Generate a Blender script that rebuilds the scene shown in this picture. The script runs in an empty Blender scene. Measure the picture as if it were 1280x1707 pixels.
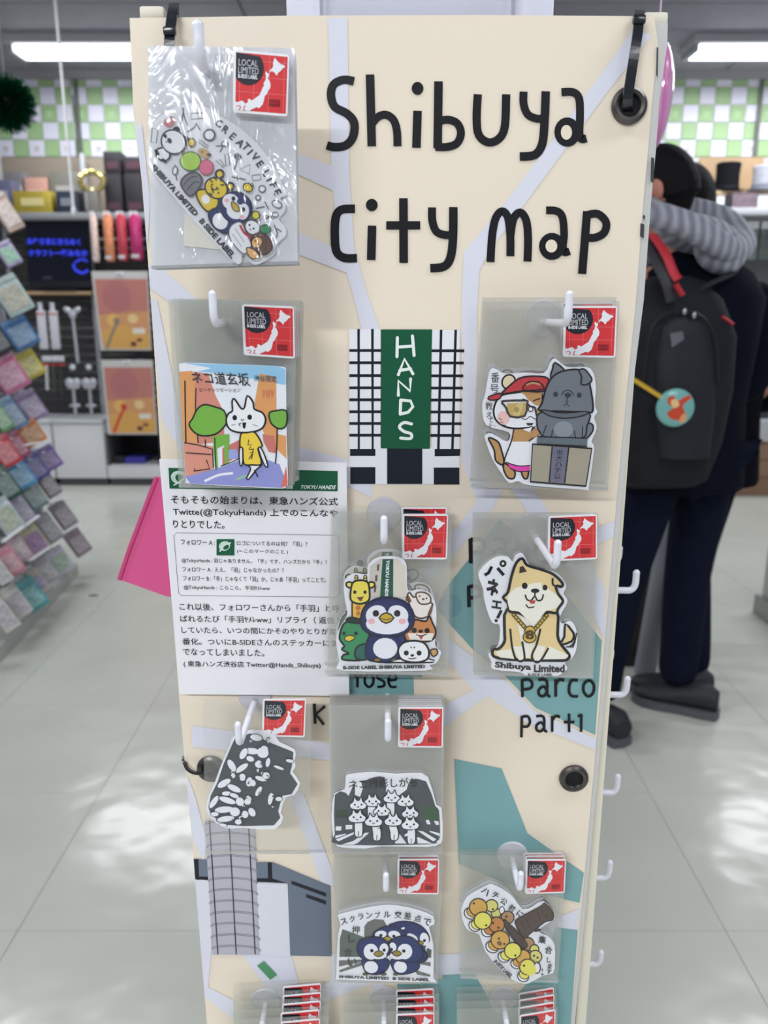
import bpy, bmesh, math, random
from mathutils import Vector, Matrix
random.seed(7)
S = bpy.context.scene
COL = S.collection

# ------------------------------------------------------------------ camera, world, lights, exposure
CAMZ, TH, FPX = 1.32, math.radians(14.0), 28.0 / 36.0 * 1707.0
cam = bpy.data.cameras.new('camera')
camo = bpy.data.objects.new('camera', cam); COL.objects.link(camo)
camo.location = (0, 0, CAMZ); camo.rotation_euler = (math.radians(90) - TH, 0, 0)
cam.sensor_fit = 'VERTICAL'; cam.sensor_height = 36.0; cam.sensor_width = 27.0; cam.lens = 28.0
cam.clip_start = 0.02; cam.clip_end = 60
cam.dof.use_dof = True; cam.dof.focus_distance = 0.68; cam.dof.aperture_fstop = 7.0
S.camera = camo
S.view_settings.view_transform = 'Standard'; S.view_settings.look = 'None'
S.view_settings.gamma = 1.0; S.view_settings.use_curve_mapping = False
S.view_settings.exposure = 0.15
S.cycles.transparent_max_bounces = 48
S.cycles.max_bounces = 6
S.cycles.use_denoising = True
wd = bpy.data.worlds.new('world'); S.world = wd; wd.use_nodes = True
wd.node_tree.nodes['Background'].inputs[0].default_value = (0.80, 0.86, 1.0, 1)
wd.node_tree.nodes['Background'].inputs[1].default_value = 0.30
CEIL_Z = 3.12
LAMP_SPOTS = [(-1.71, 5.98), (2.84, 5.98), (-2.0, 3.6), (2.6, 3.6), (-1.5, 0.2), (1.6, 0.2), (-1.3, -2.4), (1.7, -2.4)]
LAMP_W = [26, 26, 28, 28, 22, 20, 100, 26]
for (lx, ly), lw in zip(LAMP_SPOTS, LAMP_W):
    ld = bpy.data.lights.new('ceiling_light', 'AREA'); ld.shape = 'RECTANGLE'
    ld.size = 1.5; ld.size_y = 0.22; ld.energy = lw; ld.color = (0.93, 0.97, 1.0)
    lo = bpy.data.objects.new('ceiling_light', ld); COL.objects.link(lo)
    lo.location = (lx, ly, CEIL_Z - 0.14)

# ------------------------------------------------------------------ helpers
def W(px, py, Y):
    u = (px - 640.0) / FPX; d = (py - 853.5) / FPX
    dy = math.cos(TH) - d * math.sin(TH); dz = -math.sin(TH) - d * math.cos(TH)
    t = Y / dy
    return Vector((u * t, Y, CAMZ + dz * t))
def floor_y(py):
    d = (py - 853.5) / FPX
    dy = math.cos(TH) - d * math.sin(TH); dz = -math.sin(TH) - d * math.cos(TH)
    return -CAMZ / dz * dy
def FL(px, py, z=0.0):
    d = (py - 853.5) / FPX; u = (px - 640.0) / FPX
    dy = math.cos(TH) - d * math.sin(TH); dz = -math.sin(TH) - d * math.cos(TH)
    t = (z - CAMZ) / dz
    return Vector((u * t, dy * t, z))
def lin(c):
    c = c / 255.0
    return c / 12.92 if c <= 0.04045 else ((c + 0.055) / 1.055) ** 2.4
MATS = {}
def mat(rgb, rough=0.55, metal=0.0, noise=0.0, nscale=20.0, bump=0.0, emit=0.0, spec=0.5, coat=0.0, name=None, sheen=0.0):
    key = (rgb, rough, metal, noise, nscale, bump, emit, spec, coat, sheen)
    if key in MATS: return MATS[key]
    m = bpy.data.materials.new(name or 'mat_%d_%d_%d' % rgb); m.use_nodes = True
    nt = m.node_tree; b = nt.nodes['Principled BSDF']
    c = (lin(rgb[0]), lin(rgb[1]), lin(rgb[2]), 1)
    b.inputs['Base Color'].default_value = c
    b.inputs['Roughness'].default_value = rough; b.inputs['Metallic'].default_value = metal
    b.inputs['Specular IOR Level'].default_value = spec
    b.inputs['Coat Weight'].default_value = coat; b.inputs['Coat Roughness'].default_value = 0.1
    b.inputs['Sheen Weight'].default_value = sheen
    if emit:
        b.inputs['Emission Color'].default_value = c; b.inputs['Emission Strength'].default_value = emit
    if noise or bump:
        tc = nt.nodes.new('ShaderNodeTexCoord'); n = nt.nodes.new('ShaderNodeTexNoise')
        n.inputs['Scale'].default_value = nscale; n.inputs['Detail'].default_value = 4
        nt.links.new(tc.outputs['Object'], n.inputs['Vector'])
        if noise:
            r = nt.nodes.new('ShaderNodeValToRGB')
            r.color_ramp.elements[0].position = 0.3; r.color_ramp.elements[1].position = 0.7
            r.color_ramp.elements[0].color = (c[0] * (1 - noise), c[1] * (1 - noise), c[2] * (1 - noise), 1)
            r.color_ramp.elements[1].color = (min(1, c[0] * (1 + noise)), min(1, c[1] * (1 + noise)), min(1, c[2] * (1 + noise)), 1)
            nt.links.new(n.outputs['Fac'], r.inputs['Fac']); nt.links.new(r.outputs['Color'], b.inputs['Base Color'])
        if bump:
            bp = nt.nodes.new('ShaderNodeBump'); bp.inputs['Strength'].default_value = bump; bp.inputs['Distance'].default_value = 0.01
            nt.links.new(n.outputs['Fac'], bp.inputs['Height']); nt.links.new(bp.outputs['Normal'], b.inputs['Normal'])
    MATS[key] = m
    return m
def film(name, haze, col, gloss, rough=0.12, bump=0.0, bscale=14.0, tint=(1, 1, 1)):
    m = bpy.data.materials.new(name); m.use_nodes = True; nt = m.node_tree
    for n in list(nt.nodes): nt.nodes.remove(n)
    out = nt.nodes.new('ShaderNodeOutputMaterial'); tr = nt.nodes.new('ShaderNodeBsdfTransparent')
    tr.inputs[0].default_value = (tint[0], tint[1], tint[2], 1)
    df = nt.nodes.new('ShaderNodeBsdfDiffuse'); df.inputs[0].default_value = (lin(col[0]), lin(col[1]), lin(col[2]), 1)
    gl = nt.nodes.new('ShaderNodeBsdfGlossy'); gl.inputs['Roughness'].default_value = rough
    a = nt.nodes.new('ShaderNodeMixShader'); a.inputs[0].default_value = haze
    b = nt.nodes.new('ShaderNodeMixShader'); b.inputs[0].default_value = gloss
    nt.links.new(tr.outputs[0], a.inputs[1]); nt.links.new(df.outputs[0], a.inputs[2])
    nt.links.new(a.outputs[0], b.inputs[1]); nt.links.new(gl.outputs[0], b.inputs[2]); nt.links.new(b.outputs[0], out.inputs[0])
    if bump:
        tc = nt.nodes.new('ShaderNodeTexCoord'); mp = nt.nodes.new('ShaderNodeMapping'); mp.inputs['Rotation'].default_value = (0, 0.7, 0)
        mp.inputs['Scale'].default_value = (3.0, 1, 1)
        n = nt.nodes.new('ShaderNodeTexNoise'); n.inputs['Scale'].default_value = bscale; n.inputs['Detail'].default_value = 3; n.inputs['Distortion'].default_value = 1.2
        nt.links.new(tc.outputs['Object'], mp.inputs[0]); nt.links.new(mp.outputs[0], n.inputs['Vector'])
        bp = nt.nodes.new('ShaderNodeBump'); bp.inputs['Strength'].default_value = bump; bp.inputs['Distance'].default_value = 0.02
        nt.links.new(n.outputs['Fac'], bp.inputs['Height']); nt.links.new(bp.outputs['Normal'], gl.inputs['Normal'])
    return m

def root(name, loc, label, cat, group=None):
    o = bpy.data.objects.new(name, None); o.empty_display_size = 0.05; COL.objects.link(o)
    o.location = loc; o['label'] = label; o['category'] = cat
    if group: o['group'] = group
    return o
def tag(o, label=None, cat=None, group=None, kind=None):
    if label: o['label'] = label
    if cat: o['category'] = cat
    if group: o['group'] = group
    if kind: o['kind'] = kind
    return o
def wloc(o):
    v = Vector(o.location)
    while o.parent: o = o.parent; v = v + Vector(o.location)
    return v
def mesh(name, verts, faces, mats, parent=None, midx=None, smooth=False, loc=None):
    """verts in world space; the object origin sits at loc (or at its parent's origin)."""
    base = wloc(parent) if parent else (Vector(loc) if loc is not None else Vector((0, 0, 0)))
    me = bpy.data.meshes.new(name)
    me.from_pydata([tuple(Vector(v) - base) for v in verts], [], faces)
    for m in (mats if isinstance(mats, (list, tuple)) else [mats]): me.materials.append(m)
    if midx: me.polygons.foreach_set('material_index', midx)
    if smooth: me.polygons.foreach_set('use_smooth', [True] * len(me.polygons))
    me.update()
    o = bpy.data.objects.new(name, me); COL.objects.link(o)
    if parent: o.parent = parent
    else: o.location = base
    return o
def smooth_angle(o, ang=40):
    me = o.data
    me.polygons.foreach_set('use_smooth', [True] * len(me.polygons))
    try: me.set_sharp_from_angle(angle=math.radians(ang))
    except Exception: pass
def bm_obj(name, bm, m, parent=None, smooth=False, loc=None):
    bmesh.ops.recalc_face_normals(bm, faces=bm.faces)
    vs = [v.co.copy() for v in bm.verts]; bm.verts.index_update()
    fs = [[v.index for v in f.verts] for f in bm.faces]
    mi = [f.material_index for f in bm.faces]
    bm.free()
    o = mesh(name, vs, fs, m, parent, mi, False, loc)
    if smooth: smooth_angle(o)
    return o
def add_box(bm, c, s, bevel=0.0, rot=None, mi=0):
    r = bmesh.ops.create_cube(bm, size=1.0)
    vs = r['verts']
    M = Matrix.Translation(Vector(c)) @ ((rot.to_4x4()) if rot is not None else Matrix.Identity(4)) @ Matrix.Diagonal((s[0], s[1], s[2], 1))
    bmesh.ops.transform(bm, matrix=M, verts=vs)
    fs = set(f for v in vs for f in v.link_faces)
    for f in fs: f.material_index = mi
    if bevel:
        es = list(set(e for v in vs for e in v.link_edges))
        bmesh.ops.bevel(bm, geom=es, offset=bevel, segments=2, affect='EDGES', profile=0.6)
def box(name, a, b, m, parent=None, bevel=0.0, loc=None, rot=None):
    bm = bmesh.new(); a = Vector(a); b = Vector(b)
    add_box(bm, (a + b) / 2, (abs(b.x - a.x), abs(b.y - a.y), abs(b.z - a.z)), bevel, rot)
    return bm_obj(name, bm, m, parent, bevel > 0, loc)
def pbox(name, x0, y0, x1, y1, Y, depth, m, parent=None, bevel=0.0, loc=None):
    """box whose front face at distance Y covers the pixel rectangle, reaching depth back"""
    a = W(x0, y0, Y); b = W(x1, y1, Y); 
    return box(name, (a.x, Y, b.z), (b.x, Y + depth, a.z), m, parent, bevel, loc)
def tube_into(bm, pts, r, n=10, flat=1.0, closed=False, mi=0, cap=True):
    pts = [Vector(p) for p in pts]; rings = []
    prev = None
    N = len(pts)
    for i, p in enumerate(pts):
        t = (pts[(i + 1) % N] - pts[i - 1]) if closed else (pts[min(i + 1, N - 1)] - pts[max(i - 1, 0)])
        t.normalize()
        if prev is None:
            up = Vector((0, 0, 1)) if abs(t.z) < 0.9 else Vector((0, 1, 0))
            nrm = t.cross(up).normalized()
        else:
            nrm = (prev - t * prev.dot(t)).normalized()
        prev = nrm; bn = t.cross(nrm)
        rr = r[i] if isinstance(r, (list, tuple)) else r
        rings.append([bm.verts.new(p + nrm * math.cos(2 * math.pi * k / n) * rr + bn * math.sin(2 * math.pi * k / n) * rr * flat) for k in range(n)])
    for i in range(N if closed else N - 1):
        A, B = rings[i], rings[(i + 1) % N]
        for k in range(n):
            f = bm.faces.new((A[k], A[(k + 1) % n], B[(k + 1) % n], B[k])); f.material_index = mi
    if cap and not closed:
        f = bm.faces.new(rings[0][::-1]); f.material_index = mi; f = bm.faces.new(rings[-1]); f.material_index = mi
def tube(name, pts, r, m, parent=None, n=10, flat=1.0, closed=False, loc=None):
    bm = bmesh.new(); tube_into(bm, pts, r, n, flat, closed)
    return bm_obj(name, bm, m, parent, True, loc)
def cat_rom(pts, n=5, closed=False):
    P = [Vector(p) for p in pts]; out = []; N = len(P)
    for i in range(N if closed else N - 1):
        g = (lambda k: P[k % N]) if closed else (lambda k: P[max(0, min(N - 1, k))])
        a, b, c, d = g(i - 1), g(i), g(i + 1), g(i + 2)
        for k in range(n):
            t = k / n
            out.append(0.5 * ((2 * b) + (c - a) * t + (2 * a - 5 * b + 4 * c - d) * t * t + (3 * b - a - 3 * c + d) * t ** 3))
    if not closed: out.append(P[-1])
    return out
def loft(name, rings, m, parent=None, n=20, cap=True, loc=None, power=2.0, sub=0):
    """rings: (centre, rx, ry[, yaw]) horizontal ellipses"""
    bm = bmesh.new(); R = []
    for rg in rings:
        c = Vector(rg[0]); rx, ry = rg[1], rg[2]; yw = rg[3] if len(rg) > 3 else 0
        tl = rg[4] if len(rg) > 4 else 0
        ring = []
        for k in range(n):
            a = 2 * math.pi * k / n; ca, sa = math.cos(a), math.sin(a)
            x = rx * abs(ca) ** (2 / power) * (1 if ca >= 0 else -1); y = ry * abs(sa) ** (2 / power) * (1 if sa >= 0 else -1)
            ring.append(bm.verts.new(c + Vector((x * math.cos(yw) - y * math.sin(yw), x * math.sin(yw) + y * math.cos(yw), x * tl))))
        R.append(ring)
    for A, B in zip(R, R[1:]):
        for k in range(n): bm.faces.new((A[k], A[(k + 1) % n], B[(k + 1) % n], B[k]))
    if cap: bm.faces.new(R[0][::-1]); bm.faces.new(R[-1])
    o = bm_obj(name, bm, m, parent, True, loc)
    if sub:
        md = o.modifiers.new('s', 'SUBSURF'); md.levels = sub; md.render_levels = sub
    return o
def ellipsoid(name, c, r, m, parent=None, rot=None, seg=20, loc=None, rings=12):
    bm = bmesh.new(); bmesh.ops.create_uvsphere(bm, u_segments=seg, v_segments=rings, radius=1.0)
    M = Matrix.Translation(Vector(c)) @ (rot.to_4x4() if rot is not None else Matrix.Identity(4)) @ Matrix.Diagonal((r[0], r[1], r[2], 1))
    bmesh.ops.transform(bm, matrix=M, verts=bm.verts)
    return bm_obj(name, bm, m, parent, True, loc)
def copy_tree(o, parent=None):
    c = o.copy(); COL.objects.link(c)
    if parent: c.parent = parent
    for ch in [x for x in o.children]: copy_tree(ch, c)
    return c

# ---- flat print: coloured shapes in photograph-measured coordinates laid on a plane
_TXT = {}
def text_mesh(s, bold):
    k = (s, bold)
    if k in _TXT: return _TXT[k]
    cu = bpy.data.curves.new('t', 'FONT'); cu.body = s; cu.size = 1.0; cu.resolution_u = 2; cu.offset = bold
    ob = bpy.data.objects.new('t', cu)
    me = bpy.data.meshes.new_from_object(ob)
    vs = [(v.co.x, v.co.y) for v in me.vertices]; fs = [tuple(p.vertices) for p in me.polygons]
    bpy.data.objects.remove(ob); bpy.data.curves.remove(cu); bpy.data.meshes.remove(me)
    if vs:
        x0 = min(v[0] for v in vs); x1 = max(v[0] for v in vs); y0 = min(v[1] for v in vs); y1 = max(v[1] for v in vs)
        w = max(x1 - x0, 1e-6); h = max(y1 - y0, 1e-6)
        asp = w / h
        vs = [((v[0] - x0) / w, 1 - (v[1] - y0) / h) for v in vs]
    else: asp = 1
    _TXT[k] = (vs, fs, asp)
    return _TXT[k]
class Art:
    STEP = 0.00002
    def __init__(s, Y, frame=(0, 0, 1.0), mapf=None):
        s.Y = Y; s.fr = frame; s.mapf = mapf
        s.V = []; s.F = []; s.MI = []; s.mats = []; s.k = 0
        s.rough = 0.35; s.clip = None
    def px(s, x, y):
        if s.mapf: return s.mapf(x, y)
        return (s.fr[0] + x / s.fr[2], s.fr[1] + y / s.fr[2])
    def P(s, x, y, k=None):
        a, b = s.px(x, y); p = W(a, b, s.Y)
        if s.clip: p = s.clip(p)
        return (p.x, s.Y - (s.k if k is None else k) * s.STEP, p.z)
    def m(s, c):
        m = mat(c, s.rough, spec=0.3) if isinstance(c, tuple) else c
        if m not in s.mats: s.mats.append(m)
        return s.mats.index(m)
    def f(s, c, pts, sm=0, up=True):
        if up: s.k += 1
        if sm: pts = [(p.x, p.y) for p in cat_rom([(p[0], p[1], 0) for p in pts], sm, True)]
        n = len(s.V); s.V += [s.P(*p) for p in pts]; s.F.append(tuple(range(n, n + len(pts)))); s.MI.append(s.m(c))
    def e(s, c, x, y, rx, ry=None, rot=0, n=18):
        ry = rx if ry is None else ry; r = math.radians(rot)
        s.f(c, [(x + rx * math.cos(a) * math.cos(r) - ry * math.sin(a) * math.sin(r), y + rx * math.cos(a) * math.sin(r) + ry * math.sin(a) * math.cos(r)) for a in [2 * math.pi * i / n for i in range(n)]])
    def r(s, c, x0, y0, x1, y1): s.f(c, [(x0, y0), (x1, y0), (x1, y1), (x0, y1)])
    def s(s, c, w, pts, sm=4, closed=False, up=True, cap=False):
        if up: s.k += 1
        if sm and len(pts) > 2: pts = [(p.x, p.y) for p in cat_rom([(p[0], p[1], 0) for p in pts], sm, closed)]
        N = len(pts); L = []
        for i in range(N):
            a = pts[(i - 1) % N] if closed or i > 0 else pts[i]; b = pts[(i + 1) % N] if closed or i < N - 1 else pts[i]
            tx, ty = b[0] - a[0], b[1] - a[1]; l = math.hypot(tx, ty) or 1
            nx, ny = -ty / l * w / 2, tx / l * w / 2
            L.append(((pts[i][0] + nx, pts[i][1] + ny), (pts[i][0] - nx, pts[i][1] - ny)))
        n = len(s.V); mi = s.m(c)
        for A, B in L: s.V += [s.P(*A), s.P(*B)]
        for i in range(N if closed else N - 1):
            j = (i + 1) % N
            s.F.append((n + 2 * i, n + 2 * j, n + 2 * j + 1, n + 2 * i + 1)); s.MI.append(mi)
        if cap:
            for q in (pts[0], pts[-1]): 
                k = s.k; s.e(c, q[0], q[1], w / 2, n=10); s.k = k
    def fo(s, c, pts, w, oc=(28, 26, 30), sm=5):
        s.f(c, pts, sm); s.s(oc, w * 1.25, pts, sm, True)
    def eo(s, c, x, y, rx, ry=None, w=8, oc=(28, 26, 30), rot=0):
        ry = rx if ry is None else ry; w *= 1.2
        s.e(oc, x, y, rx + w / 2, ry + w / 2, rot, 22); s.e(c, x, y, rx - w / 2, ry - w / 2, rot, 22)
    def t(s, c, txt, q, bold=0.0):
        """q: (TL, TR, BR, BL) or (x0,y0,x1,y1)"""
        if len(q) == 4 and not isinstance(q[0], tuple): q = ((q[0], q[1]), (q[2], q[1]), (q[2], q[3]), (q[0], q[3]))
        s.k += 1
        vs, fs, asp = text_mesh(txt, bold); n = len(s.V); mi = s.m(c)
        for u, v in vs:
            x = (q[0][0] * (1 - u) + q[1][0] * u) * (1 - v) + (q[3][0] * (1 - u) + q[2][0] * u) * v
            y = (q[0][1] * (1 - u) + q[1][1] * u) * (1 - v) + (q[3][1] * (1 - u) + q[2][1] * u) * v
            s.V.append(s.P(x, y))
        for f in fs: s.F.append(tuple(n + i for i in f)); s.MI.append(mi)
    def ch(s, c, txt, cx, cy, h, rot=0, bold=0.0, wf=1.0):
        vs, fs, asp = text_mesh(txt, bold); a = math.radians(rot)
        w = h * asp * wf
        def R(x, y): return (cx + x * math.cos(a) - y * math.sin(a), cy + x * math.sin(a) + y * math.cos(a))
        s.t(c, txt, (R(-w / 2, -h / 2), R(w / 2, -h / 2), R(w / 2, h / 2), R(-w / 2, h / 2)), bold)
    def build(s, name, parent): return mesh(name, s.V, s.F, s.mats, parent, s.MI)

def slab(name, pts_px, Y, th, m, parent=None, frame=(0, 0, 1.0), sm=0, loc=None, taper=None):
    """flat piece with real thickness: outline given in photograph coordinates on plane Y, th metres thick behind it"""
    if sm: pts_px = [(p.x, p.y) for p in cat_rom([(p[0], p[1], 0) for p in pts_px], sm, True)]
    P = [W(frame[0] + x / frame[2], frame[1] + y / frame[2], Y) for x, y in pts_px]
    n = len(P); V = [tuple(p) for p in P] + [(p.x, Y + th, p.z) for p in P]
    F = [tuple(range(n)), tuple(range(2 * n - 1, n - 1, -1))] + [(i, i + n, (i + 1) % n + n, (i + 1) % n) for i in range(n)]
    return mesh(name, V, F, m, parent, None, False, loc)

K = (26, 25, 30)      # print black
WH = (236, 236, 242)  # print white
# ------------------------------------------------------------------ the setting
def floor_mat(rgb, rough, joint=False):
    m = bpy.data.materials.new('floor_vinyl'); m.use_nodes = True; nt = m.node_tree; b = nt.nodes['Principled BSDF']
    g = nt.nodes.new('ShaderNodeNewGeometry')
    n = nt.nodes.new('ShaderNodeTexNoise'); n.inputs['Scale'].default_value = 3.2; n.inputs['Detail'].default_value = 6
    nt.links.new(g.outputs['Position'], n.inputs['Vector'])
    r = nt.nodes.new('ShaderNodeValToRGB'); c = [lin(v) for v in rgb]
    r.color_ramp.elements[0].position = .3; r.color_ramp.elements[1].position = .7
    r.color_ramp.elements[0].color = (c[0] * .92, c[1] * .92, c[2] * .92, 1); r.color_ramp.elements[1].color = (c[0], c[1], c[2], 1)
    nt.links.new(n.outputs['Fac'], r.inputs['Fac']); nt.links.new(r.outputs[0], b.inputs['Base Color'])
    b.inputs['Roughness'].default_value = rough
    n2 = nt.nodes.new('ShaderNodeTexNoise'); n2.inputs['Scale'].default_value = 7; n2.inputs['Detail'].default_value = 1.5
    nt.links.new(g.outputs['Position'], n2.inputs['Vector'])
    bp = nt.nodes.new('ShaderNodeBump'); bp.inputs['Strength'].default_value = 0.35; bp.inputs['Distance'].default_value = 0.012
    nt.links.new(n2.outputs['Fac'], bp.inputs['Height']); nt.links.new(bp.outputs['Normal'], b.inputs['Normal'])
    return m
floor = tag(box('floor', (-4.3, -3.2, -0.12), (4.3, 7.0, -0.003), mat((126, 127, 120), .6), loc=(0, 0, 0)), kind='structure')
fm = floor_mat((202, 203, 194), 0.18)
T = 0.52; tx0 = -0.807 - 7 * T; ty0 = 2.0 - 9 * T
bm = bmesh.new(); add_box(bm, (0, 0, -0.0015), (T - 0.0014, T - 0.0014, 0.003), 0.0003)
tile = bm_obj('tile', bm, fm, None); tile.parent = floor
first = True
for i in range(15):
    for j in range(17):
        o = tile if first else tile.copy()
        if not first: COL.objects.link(o)
        first = False
        o.location = (tx0 + (i + .5) * T, ty0 + (j + .5) * T, 0)
WY = 6.70
ceiling = tag(box('ceiling', (-4.3, -3.2, CEIL_Z), (4.3, 7.0, CEIL_Z + .12), mat((96, 96, 102), .8), loc=(0, 0, CEIL_Z)), kind='structure')
pw, pd = 1.72, 0.46
bm = bmesh.new(); add_box(bm, (0, 0, -0.006), (pw - .012, pd - .012, .012), .002)
pan = bm_obj('panel', bm, mat((150, 149, 160), .75, noise=.05, nscale=9), None); pan.parent = ceiling
first = True
for i in range(5):
    for j in range(21):
        o = pan if first else pan.copy()
        if not first: COL.objects.link(o)
        first = False
        o.location = (-4.3 + (i + .5) * pw, -2.96 + (j + .5) * pd, 0)
wall = tag(box('wall_back', (-4.3, WY + .004, 0), (4.3, WY + .15, CEIL_Z), mat((206, 206, 204), .8), loc=(0, WY, 0)), kind='structure')
zt, zb = W(640, 115, WY).z, W(640, 262, WY).z
th = (zt - zb) / 5; tw = 0.1205
gm, wm, jm = mat((150, 180, 132), .5, noise=.05, nscale=4), mat((214, 213, 228), .5), mat((188, 196, 178), .6)
def tl(m, name='tile', motif=None):
    bm = bmesh.new(); add_box(bm, (0, 0, 0), (tw - .007, .012, th - .007), .002)
    if motif: add_box(bm, (0, -.0065, 0), (tw * .4, .002, th * .25), .0008, mi=1); add_box(bm, (0, -.0065, -.02), (tw * .25, .002, th * .12), .0008, mi=1)
    o = bm_obj(name, bm, [m, motif or m], None); return o
protos = [tl(gm), tl(wm), tl(gm, 'tile', mat((168, 200, 148), .6)), tl(wm, 'tile', mat((186, 184, 186), .6))]
used = [False] * 4
for c in range(-9, 50):
    for r in range(5):
        g = (c + r) % 2 == 0
        k = (2 if (r == 2 and g) else 3 if (r == 4 and not g) else 0 if g else 1)
        o = protos[k]
        if used[k]: o = o.copy(); COL.objects.link(o)
        used[k] = True; o.parent = wall
        o.location = (-2.64 + (c + .5) * tw, -.001, zt - (r + .5) * th)
for px, nm in ((127, 'trim_1'), (1268, 'trim_2')):
    a = W(px, 150, WY - .01); box('joint_strip', (a.x - .012, WY - .03, zb), (a.x + .012, WY - .005, zt + .12), mat((96, 100, 92), .5), wall)
t3 = tag(box('trim_1', (-4.3, WY - .05, CEIL_Z - .07), (4.3, WY, CEIL_Z - .012), mat((150, 150, 154), .6), loc=(0, WY, CEIL_Z)), kind='structure')
dm = mat((250, 252, 255), .5, emit=6.0)
for n, (lx, ly) in enumerate(LAMP_SPOTS):
    desc = ['long white fluorescent ceiling light shining above the green tinsel ball', 'bright ceiling light above the row of hats and checkered wall'][n] if n < 2 else 'fluorescent ceiling light over the aisle, mirrored in the glossy floor'
    rt = root('ceiling_lamp', (lx, ly, CEIL_Z), desc, 'light', 'fluorescent ceiling lights')
    box('lamp_housing', (lx - .80, ly - .15, CEIL_Z - .07), (lx + .80, ly + .15, CEIL_Z - .012), mat((190, 192, 196), .5), rt, .008)
    bm = bmesh.new(); add_box(bm, (lx, ly, CEIL_Z - .085), (1.5, .22, .05), .02); bm_obj('diffuser', bm, dm, rt, True)
    for e in (-1, 1): box('end_cap', (lx + e * .752, ly - .12, CEIL_Z - .115), (lx + e * .79, ly + .12, CEIL_Z - .06), mat((170, 172, 178), .5), rt, .005)

# ------------------------------------------------------------------ the display tower
BY = 0.68
CREAM = (240, 226, 206)
tower = root('display_tower', (0, .9, 0), 'tall four-sided cream cardboard display tower printed with a hand-lettered city map', 'display stand')
cream = mat(CREAM, .5, noise=.02, nscale=3); edge_m = mat((205, 204, 202), .5)
def down_to_floor(pts, Y, zf=0.0):
    return pts
Ledge = [(216, 30), (222, 180), (236, 300), (247, 440), (258, 600), (268, 765), (298, 1157), (308, 1270), (320, 1400), (336, 1600), (345, 1707)]
Redge = [(1097, 74), (1087, 169), (1080, 253), (1072, 338), (1060, 500), (1045, 650), (1028, 830), (1013, 1010), (992, 1260), (975, 1450), (951.5, 1707)]
L = [W(x, y, BY) for x, y in Ledge]; R = [W(x, y, BY) for x, y in Redge]
L.append(Vector((L[-1].x + .012, BY, .02))); R.append(Vector((R[-1].x - .012, BY, .02)))
outl = [W(1090, 27, BY)] + R + L[::-1] + [W(300, 29, BY), W(480, 26, BY), W(800, 25, BY)]
def solid(name, P, dy, m, parent):
    n = len(P); V = [tuple(p) for p in P] + [(p.x, p.y + dy, p.z) for p in P]
    F = [tuple(range(n)), tuple(range(2 * n - 1, n - 1, -1))] + [(i, i + n, (i + 1) % n + n, (i + 1) % n) for i in range(n)]
    return mesh(name, V, F, m, parent)
solid('front_panel', outl, .006, cream, tower)
# right-hand panel, its raw board edge showing beside the front panel
Rout = [(1113, 38), (1112, 74), (1099, 169), (1093, 253), (1085, 338), (1073, 500), (1054, 650), (1037.5, 830), (1021, 1010), (999, 1260), (982, 1450), (958, 1707)]
Rin = [(1090, 38)] + Redge
O = [W(x, y, BY + .003) for x, y in Rout]; I = [W(x - 1, y, BY + .003) for x, y in Rin]
O.append(Vector((O[-1].x - .012, BY + .003, .02))); I.append(Vector((I[-1].x - .012, BY + .003, .02)))
BACK = 1.08
V = []; F = []
for o_, i_ in zip(O, I):
    V += [tuple(i_), tuple(o_), (o_.x - .004, BACK, o_.z), (i_.x - .004, BACK, i_.z)]
for i in range(len(O) - 1):
    a, b = 4 * i, 4 * i + 4
    for k in range(4): F.append((a + k, a + (k + 1) % 4, b + (k + 1) % 4, b + k))
F += [(3, 2, 1, 0), tuple(4 * (len(O) - 1) + k for k in range(4))]
mesh('side_panel', V, F, [edge_m, mat((216, 213, 204), .5)], tower, [1 if k % 4 in (1, 3) else 0 for k in range(len(F))])
xl = L[0].x; xr = O[0].x
zT = W(250, 12, BY + .02).z
V = []; F = []
for p in L:
    V += [(p.x + .004, BY + .008, p.z), (p.x + .009, BY + .008, p.z), (p.x + .009, BACK, p.z), (p.x + .004, BACK, p.z)]
for i in range(len(L) - 1):
    a, b = 4 * i, 4 * i + 4
    for k in range(4): F.append((a + k, a + (k + 1) % 4, b + (k + 1) % 4, b + k))
F += [(3, 2, 1, 0), tuple(4 * (len(L) - 1) + k for k in range(4))]
mesh('side_panel', V, F, cream, tower)
box('back_panel', (xl + .03, BACK, .02), (xr - .03, BACK + .006, L[0].z), cream, tower)
# corner posts whose cream caps stand above the boards
for q, (x0, x1, y0) in enumerate(((231, 273, 9), (1073, 1115, 19))):
    a, b = W(x0, y0, BY + .012), W(x1, y0, BY + .012)
    bm = bmesh.new(); add_box(bm, ((a.x + b.x) / 2, BY + .024, (a.z + .02) / 2), (b.x - a.x - .008, .018, a.z - .03), .002)
    add_box(bm, ((a.x + b.x) / 2, BY + .024, a.z - .005), (b.x - a.x, .026, .010), .003)
    bm_obj('corner_post', bm, mat((226, 220, 202), .45), tower, True)
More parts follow.
